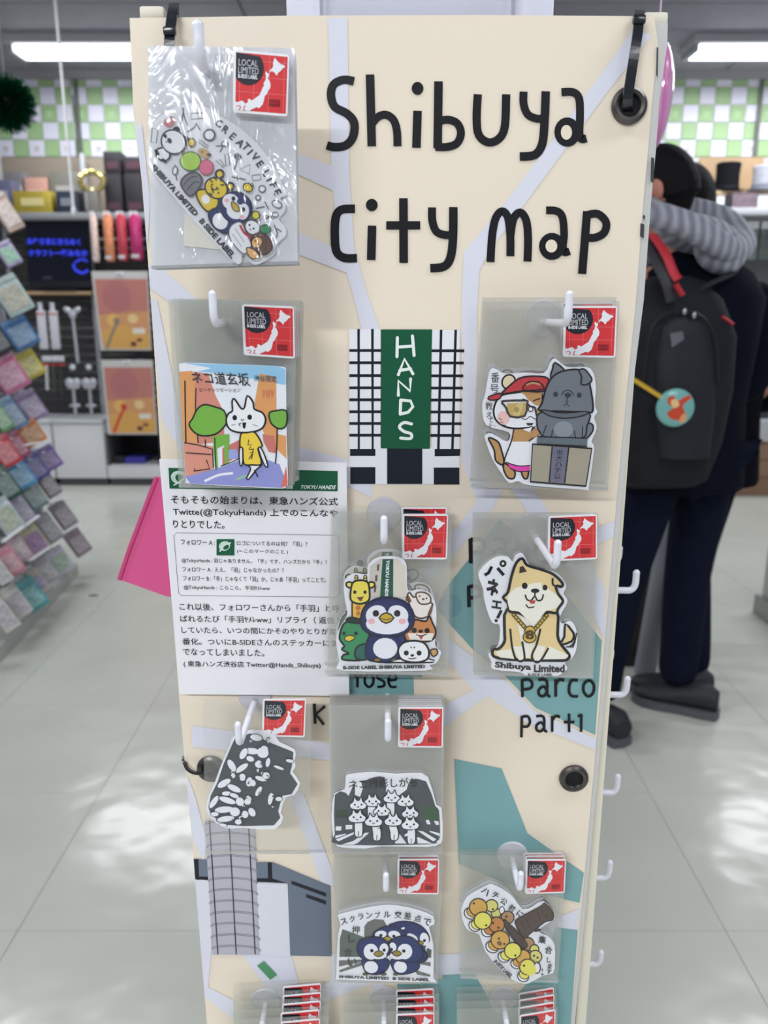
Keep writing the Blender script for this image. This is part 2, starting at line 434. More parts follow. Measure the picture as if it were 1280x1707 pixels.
# ---- printed map
A = Art(BY - .0004); A.STEP = .000008
def clip_edge(p):
    def xe(P, z):
        for a, b in zip(P, P[1:]):
            if b.z <= z <= a.z: return a.x + (b.x - a.x) * (a.z - z) / max(1e-6, a.z - b.z)
        return P[0].x if z > P[0].z else P[-1].x
    lo, hi = xe(L, p.z) + .0003, xe(R, p.z) - .0003
    return Vector((min(max(p.x, lo), hi), p.y, min(p.z, L[0].z)))
A.clip = clip_edge
ROAD = (226, 226, 238); TEAL = (128, 172, 174); NAVY = (26, 30, 40); GRN = (22, 88, 60)
def band(pts, w): A.s(ROAD, w, pts, 0)
A.f(ROAD, [(547, 27), (579, 27), (582, 290), (590, 410), (612, 490), (637, 560), (637, 600), (606, 560), (588, 490), (565, 410), (553, 300)])
A.f(ROAD, [(1034, 80), (1058, 42), (1085, 60), (1012, 154), (874, 341), (815, 420), (799, 450), (795, 520), (795, 760), (770, 770), (770, 500), (773, 420), (840, 341)])
A.f(ROAD, [(445, 236), (554, 277), (556, 318), (495, 290), (440, 272)])
A.f(ROAD, [(430, 356), (500, 388), (578, 422), (592, 460), (500, 425), (430, 392)])
A.f(ROAD, [(247, 442), (262, 440), (335, 505), (420, 560), (420, 600), (320, 530), (250, 480)])
A.f(ROAD, [(250, 500), (262, 500), (290, 640), (300, 700), (400, 720), (575, 765), (620, 790), (620, 830), (560, 800), (300, 750), (270, 700)])
A.f(ROAD, [(224, 210), (236, 205), (250, 330), (244, 420), (236, 300)])
A.f(ROAD, [(795, 760), (770, 770), (800, 850), (820, 840)])
A.f(ROAD, [(812, 815), (838, 815), (820, 850), (740, 945), (690, 1000), (690, 965), (740, 905)])
A.f(ROAD, [(850, 812), (886, 812), (925, 868), (965, 905), (1010, 985), (1009, 1066), (960, 965), (900, 885)])
A.f(ROAD, [(1028, 868), (1024, 895), (960, 925), (950, 900)])
A.f(ROAD, [(700, 1010), (740, 1058), (846, 1138), (889, 1183), (994, 1232), (992, 1250), (880, 1205), (812, 1160), (720, 1226), (660, 1250), (660, 1215), (740, 1175), (790, 1150), (740, 1095), (690, 1050)])
A.f(ROAD, [(320, 1210), (560, 1240), (560, 1268), (320, 1245)])
A.f(ROAD, [(480, 1320), (505, 1320), (552, 1446), (557, 1478), (535, 1470)])
A.f(ROAD, [(312, 1290), (326, 1330), (345, 1400), (340, 1440), (322, 1400), (312, 1330)])
A.f(ROAD, [(325, 1466), (490, 1470), (485, 1592), (512, 1690), (500, 1707), (440, 1640), (405, 1592), (352, 1592), (347, 1645), (390, 1668), (390, 1700), (338, 1662), (335, 1600)])
A.f(ROAD, [(511, 1651), (620, 1608), (640, 1630), (512, 1682)])
A.f(ROAD, [(620, 1640), (640, 1640), (645, 1707), (622, 1707)])
A.f(ROAD, [(552, 1590), (760, 1590), (966, 1515), (962, 1548), (790, 1622), (850, 1707), (820, 1707), (740, 1625), (552, 1640)])
A.f(TEAL, [(833, 865), (880, 905), (940, 985), (1003, 1068), (992, 1225), (893, 1180), (845, 1130), (790, 1085), (745, 1035), (735, 1005), (740, 985)])
A.e((118, 158, 168), 750, 1010, 20, 20)
A.f(TEAL, [(578, 1119), (705, 1119), (703, 1129), (689, 1127), (690, 1160), (583, 1160)])
A.f(TEAL, [(757, 1265), (836, 1281), (879, 1389), (973, 1455), (966, 1505), (925, 1495), (850, 1475), (765, 1440)])
A.f(TEAL, [(738, 1625), (790, 1622), (830, 1690), (962, 1550), (951, 1720), (735, 1720)])
A.f(TEAL, [(662, 1640), (700, 1640), (715, 1707), (690, 1707), (662, 1660)])
A.f(TEAL, [(700, 1632), (770, 1632), (850, 1720), (720, 1720)])
A.f(TEAL, [(925, 1545), (963, 1550), (950, 1720), (850, 1720), (905, 1640)])
# title lettering
A.fr = (500, 80, 2.032)
def ST(p, sm=4, w=29): A.s(K, w, p, sm)
ST([(183, 113), (148, 108), (114, 124), (105, 160), (118, 200), (158, 222), (183, 252), (180, 300), (155, 330), (118, 336), (91, 330)])
ST([(237, 90), (243, 333)]); ST([(240, 262), (262, 235), (290, 226), (316, 243), (328, 280), (330, 333)], w=27)
A.e(K, 398, 137, 20, 22); ST([(398, 213), (394, 338)])
ST([(469, 113), (466, 340)]); ST([(466, 249), (500, 243), (532, 255), (545, 288), (532, 322), (500, 335), (458, 335)], w=27)
ST([(602, 157), (598, 240), (606, 296), (640, 320), (676, 305), (694, 262), (698, 157)], w=28)
ST([(757, 148), (757, 190), (772, 226), (805, 240), (826, 236)], w=27); ST([(832, 147), (828, 250), (820, 325), (795, 362), (744, 368)], w=29)
ST([(885, 150), (925, 150), (945, 172), (948, 230), (946, 285), (952, 308), (970, 306)], w=27); A.e(K, 905, 285, 44, 50); A.e(CREAM, 902, 286, 19, 25)
ST([(186, 545), (140, 548), (121, 575), (118, 640), (124, 690), (150, 711), (193, 712)])
A.e(K, 243, 532, 20, 21); ST([(244, 602), (241, 718)]); ST([(350, 509), (351, 728)]); ST([(292, 601), (407, 601)], w=28)
ST([(447, 540), (448, 585), (462, 622), (495, 634), (517, 630)], w=27); ST([(519, 539), (518, 640), (510, 708), (488, 740), (441, 746)])
ST([(645, 725), (650, 640), (662, 578), (684, 553), (704, 575), (712, 640), (712, 705)], w=27); ST([(712, 640), (722, 580), (745, 557), (766, 585), (772, 650), (770, 723)], w=27)
ST([(833, 550), (868, 552), (888, 572), (894, 630), (890, 675), (896, 692), (913, 688)], w=26); A.e(K, 853, 672, 44, 46); A.e(CREAM, 851, 671, 20, 22)
ST([(972, 553), (955, 765)], w=28); ST([(972, 566), (1008, 562), (1036, 590), (1030, 625), (1000, 642), (968, 642)], w=27)
# department store drawing
A.fr = (560, 480, 2.56)
A.r(WH, 57, 175, 190, 838); A.r(WH, 408, 178, 528, 838); A.r(WH, 190, 680, 420, 838)
for x in (96, 155): A.f(NAVY, [(x - 5, 175), (x + 6, 175), (x + 6, 690), (x - 3, 690)])
for x, xb in ((448, 436), (510, 496)): A.f(NAVY, [(x - 5, 178), (x + 6, 178), (xb + 6, 690), (xb - 5, 690)])
for y in (266, 318, 373, 425, 476, 527, 577, 627):
    A.r(NAVY, 57, y - 5, 192, y + 7); A.r(NAVY, 403, y - 4, 547 - (y - 266) * .04, y + 8)
A.f(NAVY, [(60, 687), (168, 687), (168, 716), (60, 716)]); A.f(NAVY, [(421, 687), (530, 687), (528, 716), (421, 718)])
A.r(NAVY, 61, 764, 168, 836); A.r(NAVY, 417, 766, 526, 838); A.r(NAVY, 218, 684, 368, 836)
A.f(GRN, [(192, 177), (410, 177), (400, 686), (192, 684)])
for p in ([(262, 212), (260, 293)], [(326, 205), (333, 288)], [(262, 252), (330, 248)], [(266, 370), (292, 303), (328, 366)], [(272, 352), (318, 344)], [(266, 458), (266, 396), (316, 440), (318, 388)], [(276, 478), (274, 538)], [(276, 478), (318, 482), (328, 506), (308, 530), (274, 538)], [(322, 580), (290, 574), (270, 592), (290, 612), (320, 622), (318, 642), (276, 640)]):
    A.s((240, 244, 240), 13, p, 0 if len(p) < 6 else 3, cap=True)
# station building drawing
A.fr = (300, 1380, 4.571)
SL = (112, 122, 138); LG = (186, 184, 194)
A.f((224, 224, 234), [(112, 388), (240, 388), (240, 960), (150, 960)]); A.f((224, 224, 234), [(580, 415), (825, 425), (840, 972), (600, 972)])
A.f(SL, [(105, 232), (250, 242), (250, 385), (110, 380)]); A.f(SL, [(560, 258), (705, 258), (1145, 440), (1155, 975), (840, 970), (820, 420), (570, 400)])
A.f(NAVY, [(105, 232), (142, 234), (148, 395), (110, 388)]); A.f(NAVY, [(112, 365), (250, 370), (250, 398), (112, 388)]); A.f(NAVY, [(560, 380), (700, 380), (815, 418), (560, 406)]); A.f(NAVY, [(668, 258), (700, 258), (705, 385), (672, 385)])
A.f((32, 36, 46), [(850, 397), (1115, 492), (1115, 522), (850, 425)]); A.f((32, 36, 46), [(960, 498), (1113, 550), (1113, 582), (960, 525)])
A.f(LG, [(190, -60), (565, -60), (610, 965), (250, 962)])
for i in range(12):
    y = -50 + i * 86; xo = i * 4.7
    A.s((120, 118, 128), 14, [(192 + xo, y + 22), (230 + xo, y + 4), (380 + xo, y - 4), (530 + xo, y + 14), (572 + xo * .8, y + 40)], 3)
    A.s(LG, 5, [(192 + xo, y + 22), (230 + xo, y + 4), (380 + xo, y - 4), (530 + xo, y + 14), (572 + xo * .8, y + 40)], 3)
for x, xb in ((226, 290), (374, 430), (522, 574)): A.s((50, 48, 62), 9, [(x, -60), (xb, 958)], 0)
A.f((88, 152, 108), [(588, 1045), (640, 1010), (740, 1115), (688, 1152)]); A.f((88, 152, 108), [(800, 1290), (850, 1240), (915, 1330), (840, 1330)])
# small place names
A.fr = (740, 830, 3.765)
def SS(p, sm=3, w=17): A.s(K, w, p, sm)
def word(x, y, s_, txt, dy=0):
    """hand lettering of the map's small place names; x,y baseline start, s_ x-height in crop px"""
    for c in txt:
        h = s_
        def q(*pts, sm=3): SS([(x + a * h, y - b * h + 0) for a, b in pts], sm, h * .17)
        if c == 'P': q((.12, -.02), (.1, 1.0), sm=0); q((.1, .95), (.45, 1.0), (.68, .8), (.6, .5), (.12, .42)); x += h * .95
        elif c == 'p': q((.12, -.35), (.15, 1.0), sm=0); q((.12, .92), (.5, .98), (.66, .66), (.5, .34), (.12, .36)); x += h * .95
        elif c == 'a': q((.1, .98), (.45, 1.0), (.6, .8), (.6, .2), (.68, .05), (.8, .05)); q((.6, .35), (.4, .6), (.12, .4), (.15, .1), (.42, .05), (.6, .3)); x += h * .98
        elif c == 'r': q((.12, 0), (.12, 1.0), sm=0); q((.12, .7), (.32, .98), (.62, .95)); x += h * .8
        elif c == 'c': q((.6, .95), (.25, .95), (.1, .6), (.12, .2), (.3, .03), (.62, .03)); x += h * .86
        elif c == 'o': q((.4, .98), (.1, .75), (.08, .3), (.35, .02), (.64, .25), (.66, .72), (.4, .98)); x += h * .86
        elif c == 't': q((.38, 1.15), (.38, -.02), sm=0); q((.05, .62), (.72, .62), sm=0); x += h * .85
        elif c == '1': q((.08, .95), (.3, 1.1), sm=0); q((.3, 1.12), (.28, 0), sm=0); x += h * .5
        elif c == 'f': q((.55, 1.25), (.3, 1.2), (.25, .9), (.25, 0)); q((.0, .8), (.6, .8), sm=0); x += h * .7
        elif c == 's': q((.6, .95), (.2, .92), (.12, .65), (.55, .42), (.55, .1), (.1, .03)); x += h * .8
        elif c == 'e': q((.1, .5), (.62, .55), (.55, .9), (.25, .95), (.08, .5), (.25, .05), (.65, .05)); x += h * .85
word(478, 1245, 108, 'Parco'); word(472, 1465, 100, 'part1')
word(150, 405, 150, 'Parco'); word(140, 680, 130, 'P')
A.fr = (540, 830, 5.02); word(250, 1580, 118, 'fose')
A.fr = (300, 1140, 4.923); A.s(K, 24, [(1103, 158), (1110, 322)], 0); A.s(K, 22, [(1190, 178), (1115, 245), (1180, 330)], 0)
A.build('map_print', tower)
for x, y0, y1, w_ in ((1088, 262, 305, 5), (1074, 358, 366, 3), (1071, 372, 397, 6), (1096, 78, 128, 2)):
    slab('edge_mark', [(x - w_ / 2, y0), (x + w_ / 2, y0 + 2), (x + w_ / 2 - 1, y1), (x - w_ / 2 - 1, y1 - 3)], BY - .0008, .0006, mat((58, 58, 64), .5), tower)
# grommets
gmm = mat((92, 88, 86), .32, metal=.85)
def grommet(cx, cy, r, flip=False):
    c = W(cx, cy, BY - .001); k = (BY / math.cos(TH)) / FPX * 1.0
    r = r * (W(cx + 1, cy, BY).x - W(cx, cy, BY).x)
    bm = bmesh.new()
    prof = [(1.0, .0), (.97, -.0022), (.8, -.0036), (.62, -.0030), (.52, -.0005), (.50, .004)]
    n = 28; rs = []
    for pr, py in prof: rs.append([bm.verts.new((c.x + math.cos(2 * math.pi * i / n) * r * pr, c.y + py, c.z + math.sin(2 * math.pi * i / n) * r * pr)) for i in range(n)])
    for a, b in zip(rs, rs[1:]):
        for i in range(n): bm.faces.new((a[i], a[(i + 1) % n], b[(i + 1) % n], b[i]))
    g = bm_obj('grommet', bm, gmm, tower, True)
    bm = bmesh.new(); bmesh.ops.create_circle(bm, cap_ends=True, segments=24, radius=r * .53, matrix=Matrix.Translation((c.x, c.y + .0003, c.z)) @ Matrix.Rotation(math.pi / 2, 4, 'X'))
    bm_obj('eyelet_hole', bm, mat((18, 17, 18), .8), g)
    return c, r
grommet(1048.5, 176, 30); grommet(956, 1297, 24.5); grommet(352, 1281, 24); grommet(285, 165, 28)
# cable ties
tie = mat((24, 26, 34), .22, coat=.4)
def strap(name, P, w, th_, parent):
    """flat nylon strap following 3-D points, lying across x"""
    bm = bmesh.new(); rs = []
    for i, p in enumerate(P):
        t = (P[min(i + 1, len(P) - 1)] - P[max(i - 1, 0)]).normalized(); s_ = Vector((1, 0, 0)); s_ = (s_ - t * s_.dot(t)).normalized(); n = t.cross(s_)
        rs.append([bm.verts.new(p + s_ * a * w / 2 + n * b * th_ / 2) for a, b in ((-1, -1), (1, -1), (1, 1), (-1, 1))])
    for a, b in zip(rs, rs[1:]):
        for k in range(4): bm.faces.new((a[k], a[(k + 1) % 4], b[(k + 1) % 4], b[k]))
    bm.faces.new(rs[0][::-1]); bm.faces.new(rs[-1])
    o = bm_obj(name, bm, tie, parent, False)
    return o
def P3(x, y, Y): return W(x, y, Y)
s1 = strap('cable_tie', [Vector(p) for p in cat_rom([P3(1047, 186, BY), P3(1046, 165, BY - .009), P3(1054, 110, BY - .012), P3(1062, 60, BY - .010), P3(1065, 30, BY - .005), P3(1066, 22, BY + .008), P3(1066, 21, BY + .035), P3(1064, 60, BY + .045)], 5)], .0075, .0014, tower)
a = P3(1065, 33, BY - .008); box('tie_head', (a.x - .0048, a.y - .002, a.z - .003), (a.x + .0048, a.y + .002, a.z + .003), tie, s1, .0012)
s2 = strap('cable_tie', [Vector(p) for p in cat_rom([P3(284, 160, BY - .002), P3(282, 120, BY - .010), P3(282, 75, BY - .012), P3(285, 40, BY - .008), P3(288, 22, BY - .004), P3(290, 12, BY + .010), P3(290, 10, BY + .04), P3(290, 60, BY + .045)], 5)], .0078, .0014, tower)
a = P3(283, 52, BY - .012); box('tie_head', (a.x - .0048, a.y - .002, a.z - .003), (a.x + .0048, a.y + .002, a.z + .003), tie, s2, .0012)
tube('cable_tie', cat_rom([P3(352, 1282, BY - .004), P3(330, 1289, BY - .010), P3(314, 1283, BY - .008), P3(308, 1270, BY), P3(308, 1262, BY + .03)], 5), .0028, tie, tower, 8, .45)

# hooks
hm = mat((232, 232, 242), .25, coat=.3); disc_m = mat((206, 204, 212), .4)
def hook(bx, by, tipup=36, ratio=1.16, pad=True, tr=.0029, sag=0.0):
    b = W(bx, by, BY - .001); Ye = BY / ratio
    e = Vector((b.x, Ye, b.z - sag))
    pts = cat_rom([b, Vector((b.x, (BY + Ye) / 2, b.z - sag * .4)), Vector((b.x, Ye + .012, e.z + .0)), Vector((b.x, Ye + .004, e.z + .001)), Vector((b.x, Ye - .0015, e.z + .006)), Vector((b.x, Ye - .002, e.z + .016)), Vector((b.x, Ye - .0022, e.z + .0165 + tipup * .0001))], 4)
    o = tube('hook', pts, tr, hm, tower, 12)
    bm = bmesh.new(); bmesh.ops.create_uvsphere(bm, u_segments=10, v_segments=6, radius=tr * 1.02, matrix=Matrix.Translation(pts[-1])); bm_obj('hook_tip', bm, hm, o, True)
    if pad:
        c = W(bx, by, BY - .001); bm = bmesh.new()
        bmesh.ops.create_cone(bm, cap_ends=True, segments=32, radius1=.0155, radius2=.0145, depth=.002, matrix=Matrix.Translation((c.x, BY - .0018, c.z + .003)) @ Matrix.Rotation(math.pi / 2, 4, 'X'))
        bm_obj('hook_disc', bm, disc_m, o, True)
    return e
HK = {1: (385, 152, 1.19), 2: (396, 537, 1.16), 3: (905, 537, 1.155), 4: (640, 862, 1.14), 5: (887, 888, 1.175), 6: (425, 1165, 1.14), 7: (646, 1160, 1.14), 8: (643, 1425, 1.085), 9: (853, 1430, 1.075), 10: (443, 1672, 1.12), 11: (640, 1668, 1.12), 12: (838, 1668, 1.12)}
HOOKY = {}
for k, (x, y, r) in HK.items(): HOOKY[k] = hook(x, y, ratio=r, sag=(.009 if k == 1 else 0), pad=k not in (1, 7, 8), tipup=36, tr=(.0036 if k == 1 else .0029))
# hooks on the side panel
def side_hook(xb, yb, xt, yt, Y):
    a = W(xb, yb, Y); t = W(xt, yt, Y); e = Vector((t.x, Y, a.z + .001))
    x0 = min(a.x, t.x - .03)
    pts = cat_rom([Vector((x0, Y, a.z)), Vector((t.x - .012, Y, a.z)), Vector((t.x - .004, Y, a.z + .0005)), Vector((t.x, Y, a.z + .006)), Vector((t.x + .0005, Y, t.z))], 5)
    o = tube('hook', pts, .0034, hm, tower, 10)
    bm = bmesh.new(); bmesh.ops.create_uvsphere(bm, u_segments=10, v_segments=6, radius=.0036, matrix=Matrix.Translation(pts[-1])); bm_obj('hook_tip', bm, hm, o, True)
for a in ((1005, 984, 1060, 955), (985, 1158, 1045, 1132), (970, 1321, 1029, 1295), (955, 1463, 1016, 1438), (940, 1607, 1001, 1588)): side_hook(*a, .77)
for a in ((1005, 938, 1032, 914), (985, 1106, 1018, 1086), (970, 1264, 1003, 1240), (955, 1404, 990, 1382), (940, 1540, 978, 1520)): side_hook(*a, .85)

# acrylic sign holder on the top
sg = root('sign_holder', W(700, 25, .80), 'white sign in a clear acrylic holder standing on top of the display tower', 'sign')
a, b = W(478, 30, .80), W(926, -60, .80)
box('sign_card', (a.x, .80, a.z - .02), (b.x, .803, b.z), mat((226, 226, 240), .4), sg)
a2, b2 = W(536, 30, .785), W(858, -60, .785)
box('acrylic_sheet', (a2.x, .785, a2.z - .02), (b2.x, .7875, b2.z), film('acrylic_clear', .04, (220, 220, 225), .10, .04), sg)
for xx in (a2.x, b2.x): box('acrylic_edge', (xx - .0015, .784, a2.z - .02), (xx + .0015, .79, b2.z), mat((170, 170, 182), .15), sg)
box('acrylic_foot', (a.x - .0, .74, L[0].z - .02), (b.x, .86, L[0].z - .014), mat((220, 220, 230), .2), sg)
a = W(640, 40, BY); box('top_board', (xl + .02, BY + .04, a.z - .03), (xr - .02, BACK, a.z - .024), cream, tower)
# ------------------------------------------------------------------ printed information sheet
SY = .668
sheet = root('information_sheet', W(440, 1150, SY), 'white printed sheet with Japanese text and a green header, fixed to the map tower', 'poster')
slab('sheet', [(20, 22), (560, 30), (1195, 45), (1203, 700), (1212, 1507), (700, 1500), (148, 1495), (85, 760)], SY, .0022, mat((238, 236, 240), .5), sheet, (260, 760, 3.765))
A = Art(SY - .0002, (260, 760, 3.765)); TX = (40, 38, 44); TG = (70, 68, 72)
A.f((22, 92, 62), [(78, 75), (600, 82), (1140, 95), (1140, 222), (600, 214), (85, 205)])
A.e((190, 214, 200), 138, 135, 45, 40, 20); A.e((22, 92, 62), 150, 140, 30, 24, 30); A.s((220, 232, 224), 8, [(95, 130), (130, 100), (180, 110), (165, 150), (110, 185)])
A.t((236, 240, 236), 'TOKYU HANDS', ((912, 184), (1132, 184), (1122, 210), (902, 206)), .03)
A.t(TX, 'そもそもの始まりは、東急ハンズ公式', ((95, 245), (1142, 262), (1142, 312), (92, 300)), .012)
A.t(TX, 'Twitte(@TokyuHands) 上でのこんなや', ((105, 325), (1142, 338), (1142, 390), (108, 380)), .014)
A.t(TX, 'りとりでした。', ((106, 402), (432, 408), (430, 458), (108, 452)), .012)
A.s((120, 118, 122), 3, [(130, 482), (1130, 498), (1148, 510), (1150, 870), (1135, 886), (158, 876), (142, 862), (112, 500)], 0, True)
A.r((22, 92, 62), 380, 522, 492, 624); A.e((200, 220, 208), 430, 565, 36, 30, -20); A.e((22, 92, 62), 440, 572, 20, 14, -30); A.s((214, 228, 220), 9, [(400, 600), (430, 560), (470, 545)])
for t_, q in (('フォロワー A :', ((155, 526), (370, 531), (370, 562), (157, 557))), ('ロゴについてるのは何？「羽」？', ((506, 532), (950, 538), (950, 568), (508, 562))),
              ('(←このマークのこと )', ((508, 584), (828, 588), (828, 618), (510, 614))), ('@TokyuHands : 羽じゃありません、「手」です、ハンズだから「手」！', ((160, 640), (1068, 652), (1070, 684), (163, 672))),
              ('フォロワー A : ええ、「羽」じゃなかったの？？', ((165, 695), (802, 703), (802, 734), (167, 727))), ('フォロワー B :「手」じゃなくて「羽」か。じゃあ「手羽」ってことで。', ((170, 750), (1065, 762), (1065, 795), (172, 783))),
              ('@TokyuHands : こらこら、手羽ﾔﾒﾚww', ((173, 808), (715, 816), (715, 848), (175, 840)))):
    A.t(TG, t_, q, .008)
for t_, q in (('これ以後、フォロワーさんから「手羽」と呼', ((146, 922), (1152, 935), (1154, 980), (150, 968))), ('ばれるたび「手羽ﾔﾒﾚww」リプライ（ 返信 ）', ((150, 998), (1150, 1010), (1152, 1054), (154, 1042))),
              ('していたら、いつの間にかそのやりとりが定', ((158, 1070), (1130, 1082), (1134, 1122), (162, 1112))), ('番化。ついにB-SIDEさんのステッカーにま', ((164, 1142), (1140, 1154), (1140, 1196), (167, 1184))),
              ('でなってしまいました。', ((168, 1206), (680, 1214), (680, 1258), (170, 1250)))):
    A.t(TX, t_, q, .006)
A.t(TX, '( 東急ハンズ渋谷店 Twitter@Hands_Shibuya)', ((172, 1284), (1032, 1294), (1034, 1336), (175, 1326)), .01)
A.build('sheet_print', sheet)

# ------------------------------------------------------------------ sticker packets
bag_back = film('bag_film_hazy', .22, (206, 204, 198), .05, .22, tint=(.95, .955, .95))
bag_front = film('bag_film_clear', .0, (200, 200, 200), .022, .10, bump=.25, bscale=10)
bag_crinkle = film('bag_film_crinkled', .0, (236, 238, 246), .085, .17, bump=1.0, bscale=9)
bag_silver = film('bag_film_silvery', .6, (246, 247, 252), .06, .25, bump=.8, bscale=8)
bag_mid = film('bag_film_light', .10, (214, 212, 205), .03, .22, tint=(.975, .98, .975))
seam_m = film('bag_seam', .35, (196, 196, 194), .10, .2)
def quad_map(q):
    (ax, ay), (bx, by), (cx, cy), (dx, dy) = q
    def f(u, v): return ((ax * (1 - u) + bx * u) * (1 - v) + (dx * (1 - u) + cx * u) * v, (ay * (1 - u) + by * u) * (1 - v) + (dy * (1 - u) + cy * u) * v)
    return f
def label_card(q, Y, parent):
    mp = quad_map(q)
    P = []
    rr = .05
    for cx, cy, a0 in ((1 - rr, rr, -90), (1 - rr, 1 - rr, 0), (rr, 1 - rr, 90), (rr, rr, 180)):
        for k in range(4):
            a = math.radians(a0 + 30 * k); P.append(mp(cx + rr * math.cos(a), cy + rr * math.sin(a)))
    card = slab('label_card', P, Y, .0006, mat((240, 238, 242), .35), parent)
    G = lambda x, y: mp((x - 655) / 385.0, (y - 135) / 380.0)
    A = Art(Y - .0001, mapf=G); RD = (216, 52, 56)
    A.f(RD, [(672, 150), (1030, 150), (1028, 500), (672, 500)])
    for x in (700, 800, 905, 1008): A.s((236, 130, 130), 2.5, [(x, 150), (x, 500)], 0)
    for y in (192, 290, 386): A.s((236, 130, 130), 2.5, [(672, y), (1029, y)], 0)
    n = 30; P = [(672, 150)]
    for k in range(n + 1):
        a = math.radians(-42 + k * 190 / n); x, y = 757 + 110 * math.cos(a), 236 + 108 * math.sin(a)
        if x > 672 and y > 150: P.append((x, y))
    A.f(NAVY, P + [(672, 300)])
    A.f(WH, [(940, 163), (962, 184), (985, 200), (1002, 202), (1016, 212), (996, 225), (985, 240), (965, 255), (958, 273), (940, 252), (920, 246), (905, 258), (912, 238), (922, 232), (932, 215), (930, 195)])
    A.f(WH, [(885, 250), (893, 262), (905, 262), (903, 280), (895, 292), (908, 305), (917, 328), (914, 352), (900, 370), (893, 388), (878, 402), (872, 430), (864, 455), (852, 468), (838, 480), (822, 473), (806, 482), (790, 488), (775, 500), (745, 500), (735, 488), (745, 472), (736, 464), (760, 448), (760, 428), (775, 428), (785, 436), (800, 428), (822, 412), (838, 402), (850, 380), (862, 352), (870, 340), (868, 322), (880, 305), (884, 285), (878, 262)])
    A.f(WH, [(672, 450), (690, 452), (718, 440), (742, 455), (738, 468), (728, 490), (732, 500), (672, 500)])
    A.s((214, 70, 80), 6, [(680, 478), (700, 474), (712, 484), (700, 492), (706, 498)])
    for i, x in enumerate(range(908, 988, 8)): A.r((120, 24, 34), x, 416 + (i % 3) * 2, x + 5, 438); A.r((120, 24, 34), x, 442, x + 5, 464 - (i % 2) * 3)
    A.t((206, 208, 214), 'LOCAL', (692, 190, 826, 230)); A.t((206, 208, 214), 'LIMITED', (690, 236, 832, 276)); A.t(WH, 'B-SIDE LABEL', (690, 281, 826, 306), .03)
    A.build('label_print', card)
    return card
PK = {}
ORD = ['second', 'third', 'fourth', 'fifth', 'sixth', 'seventh']
def packet(n, bag, Y, lab, label, front=True, crinkle=False, clear=False, mid=False):
    x = sum(p[0] for p in bag) / 4; y = max(p[1] for p in bag)
    e = HOOKY[n]
    rt = root('sticker_packet', (e.x, Y, e.z), label, 'sticker packet')
    slab('bag', bag, Y + .0022, .0003, bag_silver if crinkle else (film_clear if clear else bag_mid if mid else bag_back), rt)
    for a, b in (((bag[3][0], bag[3][1] - 5), bag[3]),):
        slab('bottom_seam', [(bag[3][0], bag[3][1] - 5), (bag[2][0], bag[2][1] - 5), bag[2], bag[3]], Y + .0018, .0003, seam_m, rt)
    label_card(lab, Y - .0045 if crinkle else Y + .0012, rt)
    if front:
        slab('bag_front', bag, Y - .0035, .0002, bag_crinkle if crinkle else bag_front, rt)
    PK[n] = (rt, Y)
    return rt
film_clear = film('bag_film_thin', .07, (190, 190, 186), .05, .2)
def sticker(rt, Y, outline, frame, th=.0007, sm=4, col=WH, name='sticker'):
    return slab(name, outline, Y, th, mat(col, .3), rt, frame, sm)
def behind(n, count, pitch, label, group, dz=0.0, jit=.0007, first=.0045):
    rt, Y = PK[n]
    rt['group'] = group
    for i in range(count):
        c = rt.copy(); COL.objects.link(c)
        for ch in rt.children:
            if ch.name.startswith('bag_front'): continue
            copy_tree(ch, c)
        d = first + pitch * i
        c.location = Vector(rt.location) + Vector((random.uniform(-jit, jit), d, dz * (i + 1) + random.uniform(-jit, jit) * .6))
        c['label'] = label if count > 6 or count == 1 else label.replace('packet', ORD[i] + ' packet', 1)
BRN = (46, 38, 40)

# 1 ---- big crinkled packet, top corner
FR = (240, 160, 5.12); Y1 = .592
r1 = packet(1, [(246, 76), (490, 80), (496, 440), (252, 448)], Y1, [(389.5, 82.5), (482, 91), (479, 194), (388, 187)], 'big crinkly packet of a die-cut animal sticker under the top cable tie', crinkle=True)
st = sticker(r1, Y1, [(40, 600), (38, 480), (30, 380), (70, 250), (170, 150), (300, 85), (420, 60), (560, 110), (640, 165), (800, 260), (960, 400), (1090, 570), (1180, 740), (1212, 840), (1160, 872), (1205, 925), (1200, 985), (1150, 1050), (1205, 1120), (1208, 1190), (1130, 1270), (1115, 1345), (1030, 1410), (950, 1440), (895, 1410), (840, 1350), (830, 1420), (760, 1412), (500, 1150), (250, 860)], FR, sm=3)
A = Art(Y1 - .0002, FR); G1 = (90, 90, 94); G2 = (150, 150, 154); YL = (226, 196, 40); BL = (34, 48, 104)
for i, (c, x, y, r) in enumerate((('C', 638, 235, 22), ('R', 697, 288, 36), ('E', 757, 345, 42), ('A', 822, 402, 44), ('T', 872, 432, 47), ('I', 905, 480, 50), ('V', 950, 520, 50), ('E', 990, 580, 56), ('L', 1043, 660, 58), ('I', 1075, 712, 62), ('F', 1105, 760, 64), ('E', 1138, 822, 66))): A.ch((60, 60, 62), c, x, y, 66, r, .035, 1.0)
A.t((58, 58, 60), 'SHIBUYA LIMITED', ((92, 578), (472, 1002), (432, 1032), (55, 612)), .05)
A.t((52, 52, 54), 'B SIDE LABEL', ((503, 1040), (785, 1355), (745, 1392), (466, 1072)), .05)
for p in (((70, 275), (120, 285), (105, 400), (60, 395)), ((400, 150), (505, 145), (510, 190), (405, 200)), ((690, 500), (720, 495), (732, 590), (700, 600)), ((920, 680), (990, 670), (1000, 715), (930, 725)), ((815, 630), (905, 585), (900, 665)), ((475, 375), (555, 430), (545, 445), (470, 400)), ((615, 555), (650, 545), (690, 600), (680, 610))): A.s(G1, 6, p, 0, True)
